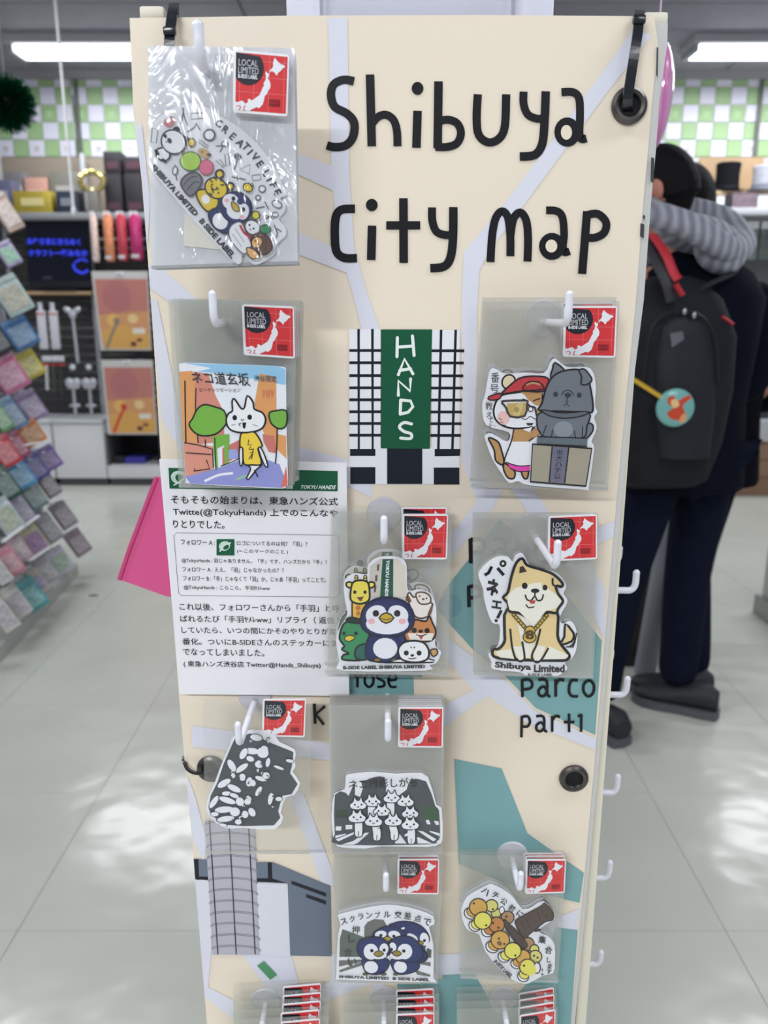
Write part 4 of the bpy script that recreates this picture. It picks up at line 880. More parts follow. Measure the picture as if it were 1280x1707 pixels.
for (x, y, l, w, r) in ((690, 210, 90, 60, 10), (640, 370, 110, 60, 5), (540, 400, 90, 60, -60), (520, 570, 110, 52, -35), (400, 540, 100, 60, 60), (620, 460, 60, 50, 20), (310, 750, 110, 60, -30), (430, 810, 110, 56, 25), (340, 870, 70, 40, 0), (430, 895, 70, 40, 20), (190, 970, 110, 50, -55), (350, 950, 130, 54, 18), (310, 1060, 140, 60, -5), (330, 1170, 130, 54, -8), (640, 1090, 70, 60, 60), (730, 520, 60, 50, 70), (830, 500, 70, 40, 100), (610, 730, 70, 60, 100), (600, 940, 60, 60, 90), (860, 930, 90, 44, -80), (720, 840, 80, 44, -60), (740, 690, 80, 40, 20), (960, 560, 80, 26, 20), (1090, 480, 60, 30, 10), (960, 930, 50, 40, 0), (530, 690, 40, 40, 0), (200, 1110, 60, 40, 0), (300, 1240, 60, 30, 10), (480, 1200, 50, 50, 0)):
    A.e(DG, x, y, l * .92, w * .78, r, 12); A.e(WH, x, y, l * .80, w * .64, r, 12)
for (x, y, rr) in ((770, 380, 70), (790, 340, 46), (720, 520, 44), (650, 740, 40), (500, 960, 52), (440, 1080, 60), (590, 960, 40), (560, 1110, 44), (810, 650, 44), (530, 660, 36), (420, 650, 30)):
    A.e(WH, x, y, rr, rr * .9, random.uniform(0, 90), 12)
for i in range(42):
    x, y = random.choice(((720, 560), (620, 760), (590, 960), (560, 1120), (810, 640), (740, 880), (880, 960), (640, 230), (850, 220), (440, 640), (450, 1180)))
    x += random.uniform(-60, 60); y += random.uniform(-60, 60); a = random.uniform(0, 6.28); l = random.uniform(14, 34)
    A.s(DG if i % 3 else WH, random.uniform(8, 14), [(x, y), (x + l * math.cos(a), y + l * math.sin(a)), (x + l * math.cos(a + .8) + 6, y + l * 1.4 * math.sin(a + .8))], 0)
random.setstate(rs)
A.build('sticker_print', r6)

# 7 ---- cats on the crossing
FR = (540, 1270, 5.818); Y7 = .640
r7 = packet(7, [(548, 1176), (741, 1176), (737, 1424), (553, 1424)], Y7, [(664, 1179), (739, 1179), (738, 1246.6), (663, 1245.6)], 'packet with a crowd of white cats on a zebra crossing sticker')
OUT7 = [(75, 500), (100, 310), (200, 270), (210, 150), (260, 120), (480, 100), (700, 120), (880, 110), (1010, 150), (1090, 420), (1140, 450), (1150, 740), (1110, 800), (1000, 825), (560, 820), (400, 840), (180, 830), (105, 790), (80, 650)]
sticker(r7, Y7, OUT7, FR, sm=2)
A = Art(Y7 - .0002, FR)
A.f(DG, [(105, 320), (210, 300), (240, 330), (300, 200), (400, 180), (480, 150), (590, 150), (605, 290), (700, 320), (800, 250), (840, 180), (990, 190), (1080, 430), (1115, 470), (1125, 720), (1090, 770), (1000, 800), (140, 805), (105, 700)], 2)
A.f(WH, [(300, 190), (360, 190), (375, 260), (350, 340), (300, 320)]); A.f(WH, [(605, 200), (680, 170), (820, 200), (800, 270), (720, 330), (600, 290)])
A.f((58, 72, 60), [(120, 470), (230, 460), (230, 540), (120, 540)]); A.f((64, 92, 66), [(960, 430), (1090, 440), (1110, 570), (960, 560)])
for p in ([(115, 625), (170, 625), (165, 665), (112, 665)], [(210, 610), (275, 610), (275, 650), (210, 655)], [(985, 565), (1015, 560), (1035, 605), (1000, 605)], [(1065, 570), (1110, 575), (1115, 610), (1085, 610)], [(110, 715), (210, 695), (210, 705), (110, 740)], [(115, 750), (290, 680), (290, 700), (140, 770)], [(400, 685), (440, 685), (320, 790), (250, 790)], [(700, 700), (735, 700), (800, 790), (690, 790)], [(905, 665), (960, 672), (1090, 750), (1060, 770)], [(900, 730), (920, 730), (1050, 790), (910, 790)], [(1020, 665), (1120, 690), (1122, 720), (1030, 680)], [(170, 800), (300, 760), (300, 800)]): A.f(WH, p)
def cat(x, y, s_=1.0, body=True, bx=0, lean=0):
    o = (50, 50, 56)
    if body: A.fo(WH, [(x + bx - 32, y + 30), (x + bx + 32, y + 30), (x + bx + 42 + lean, y + 110), (x + bx + 30 + lean, y + 180), (x + bx - 30 + lean, y + 180), (x + bx - 40 + lean, y + 110)], 8, o, 3); A.s(o, 7, [(x + bx + lean, y + 130), (x + bx + lean, y + 180)], 0)
    A.fo(WH, [(x - 50 * s_, y - 38 * s_), (x - 38 * s_, y - 84 * s_), (x - 10 * s_, y - 50 * s_), (x + 12 * s_, y - 52 * s_), (x + 34 * s_, y - 88 * s_), (x + 48 * s_, y - 40 * s_), (x + 86 * s_, y - 8 * s_), (x + 70 * s_, y + 36 * s_), (x, y + 48 * s_), (x - 68 * s_, y + 36 * s_), (x - 86 * s_, y - 4 * s_)], 8, o, 3)
    A.e(K, x - 32 * s_, y - 6 * s_, 10 * s_); A.e(K, x + 36 * s_, y - 6 * s_, 10 * s_); A.s(K, 6, [(x - 12 * s_, y + 10 * s_), (x, y + 24 * s_), (x + 14 * s_, y + 10 * s_)], 0); A.f(K, [(x - 4, y + 14), (x + 10, y + 14), (x + 4, y + 28)])
for x, y, b in ((655, 350, 1), (470, 385, 1), (790, 385, 0), (330, 415, 0), (560, 475, 0), (835, 495, 0)): cat(x, y, .95, bool(b), -10)
cat(320, 535, 1, True, 15); cat(480, 570, 1, True, 20, 12); cat(670, 565, 1, True, -10, 20); cat(835, 600, 1, True, 10)
A.s(K, 6, [(520, 630), (580, 625)], 0); A.s(WH, 22, [(790, 700), (870, 655)], 0, cap=True)
A.t((40, 40, 44), 'ネコ撮影しがち', ((240, 165), (900, 135), (905, 230), (240, 255)), .008)
A.build('sticker_print', r7)
behind(7, 7, .0028, 'packet of the thick greenish stack behind the crossing cats sticker', 'packets on the hook below the sheet', jit=.0009)

# 8 ---- penguins on the crossing
FR = (550, 1500, 6.737); Y8 = .652
r8 = packet(8, [(554, 1429), (738, 1429), (729, 1640), (557, 1638)], Y8, [(662.7, 1432), (732, 1432), (731, 1491), (662, 1490)], 'packet with four huddled penguins on a crossing sticker', mid=True)
OUT8 = [(70, 860), (90, 400), (120, 300), (95, 200), (130, 160), (500, 75), (750, 65), (1000, 120), (1160, 190), (1165, 280), (1110, 310), (1160, 500), (1160, 880), (1140, 925), (400, 905), (90, 890)]
sticker(r8, Y8, OUT8, FR, sm=2)
A = Art(Y8 - .0002, FR); PN = (40, 52, 104); PO = (30, 32, 48)
A.f((98, 106, 102), [(105, 640), (110, 440), (140, 330), (200, 350), (330, 400), (380, 420), (380, 640)]); A.f((110, 110, 106), [(385, 300), (420, 250), (500, 215), (600, 225), (640, 290), (640, 420), (385, 440)]); A.f((110, 110, 106), [(940, 270), (1030, 290), (1060, 340), (960, 340)]); A.f((80, 92, 84), [(1090, 540), (1140, 560), (1135, 650), (1070, 650)])
for p in ([(100, 680), (380, 670), (380, 690), (100, 750)], [(100, 790), (380, 690), (380, 730), (110, 815)], [(960, 690), (1130, 700), (1130, 745), (1000, 720)], [(940, 780), (1125, 840), (1125, 862), (980, 840)]): A.f((112, 114, 110), p)
A.fo(PN, [(660, 320), (720, 260), (840, 240), (980, 270), (1080, 350), (1115, 450), (1060, 540), (1095, 650), (1000, 700), (800, 600)], 12, PO)
A.e(WH, 925, 420, 68, 34, 30); A.e(WH, 1060, 440, 50, 74, -10); A.e(K, 1060, 455, 17); A.fo((150, 132, 56), [(990, 470), (1030, 460), (1050, 490), (1010, 510)], 7, sm=2); A.e(WH, 820, 318, 22, 12, -15)
A.fo(PN, [(480, 400), (540, 330), (650, 292), (780, 320), (850, 400), (800, 520), (560, 520)], 12, PO); A.e(WH, 570, 385, 66, 42, -8); A.e(WH, 722, 388, 68, 44, 8); A.e(K, 572, 396, 18); A.e(K, 716, 405, 18); A.fo((170, 150, 60), [(600, 430), (645, 405), (690, 430), (645, 465)], 8, sm=2)
A.fo(PN, [(700, 660), (960, 660), (1000, 760), (900, 820), (760, 830), (700, 760)], 10, PO, 4); A.fo(PN, [(380, 660), (640, 660), (650, 760), (560, 830), (420, 820), (370, 740)], 10, PO, 4)
A.e(WH, 790, 748, 74, 66, 20); A.e(WH, 462, 750, 78, 68, 15)
A.fo(PN, [(660, 560), (700, 440), (820, 400), (940, 430), (1030, 540), (1040, 640), (940, 690), (780, 680), (680, 630)], 12, PO); A.e(WH, 840, 575, 84, 88, 10); A.e(WH, 705, 525, 40, 52, -10); A.e(WH, 760, 620, 90, 44)
A.e(K, 828, 568, 20); A.e(K, 690, 552, 18); A.fo((150, 132, 56), [(695, 595), (750, 558), (805, 600), (750, 628)], 8, sm=2)
A.fo(PN, [(305, 560), (330, 460), (440, 415), (580, 420), (660, 500), (665, 590), (600, 650), (470, 675), (360, 650)], 12, PO); A.e(WH, 460, 575, 82, 90, -5); A.e(WH, 605, 545, 50, 64, 8); A.e(WH, 540, 615, 96, 44)
A.e(K, 470, 563, 20); A.e(K, 608, 556, 18); A.fo((150, 132, 56), [(490, 600), (545, 560), (605, 598), (545, 632)], 8, sm=2)
for x in (400, 600, 740): A.eo((120, 112, 70), x, 826, 30, 12, 7, PO)
cs = 'スクランブル交差点で'
for i, c in enumerate(cs):
    x = (155, 250, 345, 440, 535, 640, 765, 870, 985, 1090)[i]; y = (235, 205, 180, 165, 158, 155, 158, 170, 200, 240)[i]; A.ch((52, 52, 56), c, x, y, 80 if i > 5 else 68, (-18, -12, -8, -5, -3, 0, 2, 6, 10, 14)[i], .015)
for i, c in enumerate('押し合い'): A.ch((66, 68, 68), c, (290, 240, 200, 250)[i], (330, 430, 580, 690)[i], 90, 0, .012)
A.t((60, 60, 62), 'SHIBUYA LIMITED  B SIDE LABEL', ((98, 835), (1118, 870), (1118, 904), (98, 866)), .05)
A.build('sticker_print', r8)
behind(8, 3, .003, 'packet hanging behind the huddled penguins sticker', 'packets on the lower middle hook')

# 9 ---- chicks around a statue
FR = (760, 1460, 6.737); Y9 = .656
r9 = packet(9, [(768, 1425), (945, 1428), (930, 1639), (767, 1631)], Y9, [(877, 1432.6), (943.5, 1432.6), (941, 1488.5), (875, 1490.4)], 'packet with a tilted sticker of yellow chicks around a brown statue', mid=True)
OUT9 = [(60, 390), (120, 240), (250, 160), (390, 95), (540, 160), (640, 240), (750, 380), (860, 350), (980, 285), (1090, 390), (1105, 480), (960, 580), (940, 640), (1030, 680), (1105, 770), (1110, 960), (1090, 1090), (980, 1120), (830, 1200), (760, 1210), (620, 1160), (480, 1030), (330, 850), (260, 660), (150, 620), (90, 540)]
sticker(r9, Y9, OUT9, FR, sm=2)
A = Art(Y9 - .0002, FR); CH = (232, 222, 100); CO = (214, 166, 84); CBR = (176, 138, 100); STT = (80, 66, 62); OC = (56, 46, 40)
def chick(c, x, y, r, ex=(), bx=0, by=0, wing=None):
    if bx or by: A.eo(WH, x + bx, y + by, r * .7, r * .6, 10, OC, 30); A.eo(c, x + bx * .8, y + by * .8, r * .62, r * .5, 8, OC, 30)
    A.eo(c, x, y, r, r * .98, 11, OC)
    for a, b in ex: A.e(OC, x + a, y + b, 13)
chick((214, 206, 120), 450, 420, 55); chick((220, 212, 120), 400, 335, 70, ((15, 40),)); A.eo(WH, 515, 385, 28, 40, 8, OC)
chick(CBR, 580, 465, 72, ((-15, -10),)); chick(CBR, 800, 765, 78); chick((220, 212, 120), 880, 820, 50); chick((220, 212, 130), 890, 905, 72, ((-15, -10), (25, 10)))
chick(CO, 250, 350, 100, ((-50, -45),), -90, 70); chick((196, 132, 72), 455, 545, 88, ((-40, -20), (20, 30)), -110, 80)
A.fo(STT, [(540, 480), (600, 540), (680, 610), (800, 760), (770, 810), (720, 800), (560, 600)], 9, (50, 42, 40), 2)
A.fo((88, 74, 68), [(660, 520), (700, 470), (850, 390), (960, 330), (990, 300), (1050, 350), (1095, 420), (1080, 490), (1000, 510), (900, 590), (810, 660), (780, 700), (720, 640)], 10, (50, 42, 40), 2); A.s((54, 46, 44), 8, [(900, 370), (950, 500)], 0); A.s((54, 46, 44), 8, [(720, 500), (780, 600)], 0); A.s((54, 46, 44), 8, [(780, 470), (830, 570)], 0); A.e((54, 46, 44), 965, 400, 11); A.e((54, 46, 44), 1010, 440, 11); A.s((60, 50, 48), 30, [(890, 610), (935, 600)], 0, cap=True)
chick(CH, 300, 495, 98, ((38, 52),), -90, 60); chick(CO, 495, 710, 104, ((-15, -15), (45, 45)), -90, 80); A.e((130, 90, 60), 487, 748, 30, 24, 40)
chick(CO, 750, 900, 82, (), -80, 80); chick(CH, 635, 830, 94, ((28, 52),), -100, 70); chick(CH, 800, 1010, 90, ((-40, -15),), -50, 110); A.eo(WH, 905, 1020, 38, 60, 11, OC); A.e(CH, 830, 1040, 70, 66); A.e((170, 100, 50), 712, 980, 18, 24)
for i, c in enumerate('ハチ公前に'): A.ch((44, 44, 46), c, (330, 440, 535, 625, 715)[i], (165, 205, 275, 350, 415)[i], 74, 38, .02)
for i, c in enumerate('集合します'): A.ch((44, 44, 46), c, (965, 1035, 1040, 1050, 1040)[i], (705, 820, 930, 1000, 1060)[i], 84 if i < 2 else 60, 10, .02)
A.e(K, 965, 1090, 12); A.e(K, 965, 1040, 6, 18)
A.t((70, 68, 70), 'B-SIDE LABEL', ((450, 925), (640, 1105), (605, 1140), (415, 945)), .05)
A.build('sticker_print', r9)
behind(9, 2, .0045, 'packet hanging behind the yellow chicks sticker', 'packets on the lower side hook', jit=.0013)

# 10-12 ---- bottom row, only the fanned label cards in view
for n, bag, lab, Y, cnt, dz, desc in ((10, [(385, 1700), (548, 1692), (546, 1935), (390, 1940)], [(468, 1704), (533, 1698), (533, 1757), (469, 1762)], .648, 4, .0062, 'bottom row packet whose label cards fan out below the station drawing'),
                                (11, [(568, 1688), (732, 1684), (728, 1925), (572, 1925)], [(660, 1691), (724, 1688), (724, 1750), (660, 1753)], .650, 3, .0052, 'bottom row packet hanging under the huddled penguins packet'),
                                (12, [(762, 1682), (930, 1679), (922, 1915), (765, 1915)], [(866, 1693), (926, 1683), (924, 1742), (866, 1750)], .652, 3, .0045, 'bottom row packet hanging under the yellow chicks packet')):
    rr = packet(n, bag, Y, lab, desc, mid=True)
    slab('sticker', [(bag[0][0] + 30, 1790), (bag[1][0] - 30, 1790), (bag[1][0] - 34, 1890), (bag[0][0] + 34, 1890)], Y, .0007, mat((150, 160, 170), .3), rr, sm=4)
    behind(n, cnt, .0045, 'packet fanned on the bottom row hook ' + {10: 'below the station drawing', 11: 'in the middle', 12: 'over the teal area'}[n], 'fanned packets of the bottom row', dz=dz, jit=.0008)
# ------------------------------------------------------------------ far shelving along the back wall
CY = floor_y(808) - .01           # front of the low cabinets
grey = mat((206, 208, 212), .45); dgrey = mat((92, 94, 98), .6); white = mat((228, 228, 230), .4); dark = mat((34, 34, 38), .5)
def bpix(x0, y0, x1, y1, Y, name, depth, m, parent, bevel=.004): return pbox(name, x0, y0, x1, y1, Y, depth, m, parent, bevel)
# low cabinets
def cabinet(x0, x1, ytop, openb, label, doors=1):
    a = W(x0, ytop, CY); b = W(x1, ytop, CY)
    rt = root('low_cabinet', ((a.x + b.x) / 2, CY, 0), label, 'cabinet', 'low cabinets along the back wall')
    box('plinth', (a.x + .01, CY + .03, 0), (b.x - .01, WY - .03, .05), dgrey, rt)
    if not openb:
        box('cabinet_body', (a.x, CY + .02, .05), (b.x, WY - .03, a.z - .02), white, rt, .003)
        box('cabinet_top', (a.x - .003, CY - .01, a.z - .02), (b.x + .003, WY - .03, a.z + .012), grey, rt, .003)
        w = (b.x - a.x) / doors
        for i in range(doors): box('cabinet_door', (a.x + i * w + .004, CY, .055), (a.x + (i + 1) * w - .004, CY + .019, a.z - .03), white, rt, .003)
    else:
        zs = W(x0, 776, CY).z
        box('cabinet_body', (a.x, CY + .02, .05), (b.x, WY - .03, zs), white, rt, .003)
        box('cabinet_door', (a.x + .004, CY, .055), (b.x - .004, CY + .019, zs - .012), white, rt, .003)
        for xx in (a.x, b.x - .018): box('side_board', (xx, CY + .01, zs), (xx + .018, WY - .03, a.z), dgrey, rt)
        box('back_board', (a.x + .018, WY - .06, zs), (b.x - .018, WY - .04, a.z), dark, rt)
        box('cabinet_top', (a.x, CY + .01, a.z), (b.x, WY - .03, a.z + .018), dgrey, rt, .003)
        return rt, zs
    return rt, a.z + .012
cabinet(-60, 83, 702, False, 'white low cabinet partly behind the slanted packet rack')
c2, ztop = cabinet(86, 171, 702, False, 'white low cabinet under the hanging silver wands')
c3, zs = cabinet(174, 268, 726, True, 'open-fronted low cabinet below the orange posters')
for i, (x0, x1, c, d) in enumerate(((206, 240, (70, 66, 170), 'blue-violet flat box in the open cabinet'), (176, 204, (40, 40, 46), 'black flat box in the open cabinet'))):
    a = W(x0, 770, CY + .06); b = W(x1, 770, CY + .06); tag(box('flat_box', (a.x, CY + .08, zs + .001), (b.x, CY + .28, zs + .05 + .01 * i), mat(c, .5), None, .004, (a.x, CY + .08, zs)), d, 'box', 'boxes in the open cabinet')
xx = -1.95
for i in range(9):
    a = Vector((xx + .03, CY, W(0, 702, CY).z)); b = Vector((xx + .47, CY, a.z)); 
    if i in range(1, 7):
        rt = root('low_cabinet', ((a.x + b.x) / 2, CY, 0), 'white low cabinet hidden mostly behind the map tower', 'cabinet', 'low cabinets behind the tower')
        box('plinth', (a.x + .01, CY + .03, 0), (b.x - .01, WY - .03, .05), dgrey, rt); box('cabinet_body', (a.x, CY + .02, .05), (b.x, WY - .03, a.z), white, rt, .003); box('cabinet_door', (a.x + .004, CY, .055), (b.x - .004, CY + .019, a.z - .01), white, rt, .003)
    xx += .48
# pegboard backing above the cabinets, uprights and the grey shelf
SYb = 6.36
pb = root('shelf_unit', W(130, 700, SYb + .12), 'tall grey wall shelving with dark slatted backing behind the screen and posters', 'shelf')
a = W(-40, 352, SYb); b = W(262, 700, SYb)
x0s, x1s, z0s, z1s = W(-60, 500, SYb).x, 1.6, ztop, W(0, 362, SYb).z
for i in range(22):
    zc = z0s + (i + .5) * (z1s - z0s) / 22
    box('slat', (x0s, SYb + .22, zc - .026), (x1s, SYb + .235, zc + .026), mat((64, 62, 62), .6), pb, .003)
for px in (22, 158, 262, 420, 560):
    u = W(px, 500, SYb + .2); box('upright', (u.x - .015, SYb + .17, z0s), (u.x + .015, SYb + .22, W(0, 262, WY).z), mat((176, 178, 184), .4), pb, .003)
zsh = W(0, 357, SYb - .15).z
box('shelf_board', (x0s, SYb - .15, zsh - .035), (x1s, SYb + .2, zsh + .012), mat((150, 152, 156), .45), pb, .004)
box('shelf_board', (x0s, SYb - .05, W(0, 487, SYb).z - .02), (W(156, 487, SYb).x, SYb + .2, W(0, 487, SYb).z + .004), mat((190, 156, 120), .5), pb, .004)
box('back_board', (x0s, WY - .05, zsh), (x1s, WY - .03, zb - .01), mat((150, 138, 124), .7), pb)
# screen
tv = root('screen', W(97, 487, SYb - .04), 'small black flat screen showing two rows of blue letters', 'screen')
TY = SYb - .03
a = W(37, 348, TY); b = W(153, 484, TY)
box('screen_housing', (a.x, TY, b.z + .02), (b.x, TY + .05, a.z), mat((22, 24, 32), .3), tv, .006)
box('screen_foot', ((a.x + b.x) / 2 - .12, TY - .03, W(0, 487, SYb).z + .005), ((a.x + b.x) / 2 + .12, TY + .06, W(0, 487, SYb).z + .02), mat((20, 20, 24), .3), tv, .004)
box('screen_neck', ((a.x + b.x) / 2 - .04, TY + .01, W(0, 487, SYb).z + .015), ((a.x + b.x) / 2 + .04, TY + .03, b.z + .03), mat((20, 20, 24), .3), tv, .003)
A = Art(TY - .002); A.rough = .2
A.f((18, 22, 40), [(42, 354), (147, 354), (150, 468), (47, 468)])
be = mat((46, 62, 220), .5, emit=.7)
A.t(be, 'みなさまにきらめく', ((44, 396), (134, 398), (135, 409), (45, 408)), .05); A.t(be, 'クラフト一部みちか', ((46, 416), (146, 416), (147, 428), (48, 427)), .05)
A.s(be, 4, [(122, 440), (126, 450), (138, 455), (147, 450)], 3); A.s(be, 3, [(124, 438), (136, 432), (146, 436)], 3); A.t((96, 98, 104), 'LCD', (72, 461, 86, 465), .03)
A.build('screen_image', tv)
# merchandise on the grey shelf, left of the tower
def shelf_thing(name, x0, y0, x1, Y, dep, col, label, cat, grp, rough=.5, metal=0, kind='box'):
    a = W(x0, y0, Y); b = W(x1, y0, Y)
    rt = root(name, ((a.x + b.x) / 2, Y, zsh + .013), label, cat, grp)
    if kind == 'box':
        box('carton', (a.x, Y, zsh + .013), (b.x, Y + dep, a.z), mat(col, rough, metal), rt, .006)
        box('carton_label', (a.x + (b.x - a.x) * .2, Y - .002, zsh + .013 + (a.z - zsh) * .3), (b.x - (b.x - a.x) * .2, Y - .0005, zsh + (a.z - zsh) * .7), mat(tuple(min(255, int(c * .6 + 100)) for c in col), .5), rt)
    return rt
G_ = 'goods on the grey shelf above the screen'
shelf_thing('gift_box', -20, 300, 18, 6.3, .2, (92, 94, 120), 'grey-blue carton at the near end of the grey shelf', 'box', G_)
shelf_thing('gift_box', 20, 318, 84, 6.24, .16, (184, 164, 66), 'gold patterned carton on the grey shelf', 'box', G_, .35, .4)
shelf_thing('gift_box', 36, 296, 78, 6.45, .1, (196, 150, 138), 'pink and gold carton behind the gold one', 'box', G_, .4)
shelf_thing('gift_box', 6, 286, 40, 6.45, .1, (150, 146, 150), 'silvery carton at the back of the grey shelf', 'box', G_, .3, .5)
shelf_thing('gift_box', 92, 318, 128, 6.24, .15, (40, 48, 66), 'navy carton with a yellow edge on the grey shelf', 'box', G_)
shelf_thing('gift_box', 80, 286, 132, 6.45, .1, (120, 118, 112), 'grey carton standing behind the navy one', 'box', G_)
tube('bulb_cord', [W(121, 158, 6.5), W(126, 200, 6.55), W(130, 262, 6.6)], .006, dark, pb, 6)
for x0, y0, x1, d in ((172, 252, 205, 'upper'), (207, 262, 238, 'upper')):
    a = W(x0, 320, 6.28); b = W(x1, 320, 6.28)
for i, (x0, y0, x1, y1, d) in enumerate(((172, 290, 203, 320, 'dark boxed figure, lower one nearest the golden wreath'), (206, 290, 240, 320, 'dark boxed figure at the bottom of the pile beside the tower edge'), (171, 252, 202, 288, 'dark boxed figure on top of the pile with red marks'), (205, 262, 240, 289, 'dark boxed figure in the pile nearest the tower'))):
    a = W(x0, y0, 6.3); b = W(x1, y1, 6.3)
    z0 = zsh + .014 if i < 2 else zt_prev
    if i < 2: zt_prev = W(0, 289, 6.3).z
    rt = root('dark_box', ((a.x + b.x) / 2, 6.3, z0), d, 'box', 'pile of dark boxes on the grey shelf')
    box('carton', (a.x, 6.3, z0), (b.x, 6.45, (zt_prev - .002) if i < 2 else a.z), mat((36, 32, 38), .45), rt, .004)
    box('window_card', (a.x + .02, 6.296, z0 + .03), (b.x - .02, 6.2995, z0 + .08), mat((72, 42, 52), .5), rt)
# golden wreath
wr = root('golden_wreath', W(154, 330, 6.22), 'shiny pale gold wreath beside the pile of dark boxes', 'wreath')
c = W(153, 302, 6.26); rr = .085
bm = bmesh.new(); tube_into(bm, [c + Vector((rr * math.cos(t * .2618), .01 * math.sin(t * 3), rr * .75 * math.sin(t * .2618))) for t in range(24)], .022, 8, 1, True); bm_obj('ring', bm, mat((196, 180, 120), .25, metal=.9, bump=.6, nscale=60), wr, True)
box('stand', (c.x - .04, 6.24, zsh + .013), (c.x + .04, 6.30, c.z - rr * .55), mat((120, 116, 110), .5), wr, .004)
# white price strip and hanging pouches
for i, (x0, x1, c1, d) in enumerate(((148, 165, (226, 200, 188), 'pale'), (170, 190, (214, 136, 96), 'orange'), (192, 212, (186, 60, 78), 'red'), (214, 236, (178, 44, 104), 'magenta'))):
    y0, y1 = 352, 438 - i; Y = 6.18
    a = W(x0, y0, Y); b = W(x1, y1, Y)
    rt = root('hanging_tube_packet', ((a.x + b.x) / 2, Y, a.z), d + ' slim tube packet hanging in the row under the grey shelf', 'packet', 'row of slim tube packets under the grey shelf')
    r = (b.x - a.x) / 2 * 1.22
    loft('pouch', [((a.x + r, Y, b.z + .004), r * .8, r * .5), ((a.x + r, Y, b.z + .03), r, r * .7), ((a.x + r, Y, a.z - .05), r, r * .7), ((a.x + r, Y, a.z - .02), r * .5, r * .3)], mat(c1, .3, noise=.25, nscale=30), rt, 14)
    box('header_card', (a.x + .006, Y - .004, a.z - .035), (b.x - .006, Y + .004, a.z), mat((230, 228, 232), .5), rt)
    box('bottom_label', (a.x + .006, Y - r * .72, b.z + .02), (b.x - .006, Y - r * .70, b.z + .045), mat((216, 206, 206), .5), rt)
    tube('peg', [(a.x + r, Y - .03, a.z - .01), (a.x + r, SYb + .22, a.z - .005)], .004, mat((190, 190, 194), .3, metal=.8), pb, 6)
# orange posters in sleeves
def poster(q, Y, label, wand):
    rt = root('orange_poster', W(q[0][0], q[0][1], Y), label, 'poster', 'orange sleeved posters behind the tower')
    slab('sleeve', q, Y, .012, mat((214, 210, 206), .3, coat=.4), rt)
    A = Art(Y - .001, mapf=quad_map(q)); A.rough = .3
    A.f((200, 132, 122), [(.04, .1), (.98, .1), (.98, .7), (.04, .7)]); A.f((218, 160, 112), [(.04, .55), (.98, .5), (.98, .98), (.06, .98)])
    A.f((224, 172, 96), [(.06, .75), (.5, .68), (.98, .8), (.98, .98), (.08, .98)]); A.e((190, 122, 122), .42, .32, .27, .2)
    A.e((236, 190, 110), .3, .62, .12, .08); A.e((240, 206, 150), .68, .60, .1, .06)
    A.s(wand, .05, [(.12, .98), (.25, .8), (.36, .66)], 0); A.e(wand, .37, .63, .06, .045)
    A.f((236, 226, 214), [(.66, .72), (.9, .72), (.9, .79), (.66, .79)]); A.e((90, 56, 60), .66, .92, .06, .03); A.e((110, 60, 60), .78, .87, .06, .02)
    A.build('poster_print', rt)
    pt = quad_map(q)(.5, .04); p = W(pt[0], pt[1], Y)
    box('hang_tab', (p.x - .03, Y - .004, p.z - .01), (p.x + .03, Y + .012, p.z + .02), mat((224, 224, 228), .4), rt, .003)
    tube('peg', [(p.x, Y - .03, p.z + .01), (p.x, SYb + .22, p.z + .01)], .005, mat((190, 190, 194), .3, metal=.8), pb, 6)
poster([(152, 452), (246, 452), (252, 584), (168, 584)], 6.14, 'upper orange sleeved poster with a grey wand, beside the screen', (150, 136, 120))
poster([(168, 600), (254, 600), (262, 724), (180, 724)], 6.14, 'lower orange sleeved poster with a red wand, above the open cabinet', (214, 70, 66))
# white tube packs, wand and keys on pegs
Y = 6.24
for x0, d in ((60, 'white boxed strip pack with red band, first under the screen'), (80, 'white boxed strip pack with red band, beside its twin under the screen')):
    a = W(x0, 518, Y); b = W(x0 + 20, 582, Y)
    rt = root('strip_pack', ((a.x + b.x) / 2, Y, a.z), d, 'packet', 'white strip packs under the screen')
    box('pack', (a.x, Y, b.z), (b.x, Y + .03, a.z), mat((216, 214, 222), .4), rt, .003); box('red_band', (a.x - .0005, Y - .001, a.z - .03), (b.x + .0005, Y + .002, a.z - .018), mat((200, 90, 90), .5), rt)
    box('header_card', (a.x + .015, Y + .005, a.z), (b.x - .015, Y + .01, a.z + .06), mat((226, 226, 230), .4), rt)
    tube('peg', [((a.x + b.x) / 2, Y - .03, a.z + .045), ((a.x + b.x) / 2, SYb + .22, a.z + .045)], .004, mat((190, 190, 194), .3, metal=.8), pb, 6)
silver = mat((196, 198, 206), .3, metal=.3)
wd_ = root('toy_wand', W(122, 505, Y), 'tall pale wand with a bow head hanging beside the orange poster', 'toy')
c = W(121, 525, Y); e = W(130, 604, Y)
tube('shaft', [c, e], .012, silver, wd_, 8); ellipsoid('knob', c, (.03, .02, .03), silver, wd_); 
for s_ in (-1, 1): ellipsoid('bow_wing', c + Vector((s_ * .035, 0, .035)), (.035, .015, .022), silver, wd_, Matrix.Rotation(s_ * -.5, 3, 'Y'))
tube('peg', [c + Vector((0, -.03, .04)), (c.x, SYb + .22, c.z + .04)], .004, silver, pb, 6)
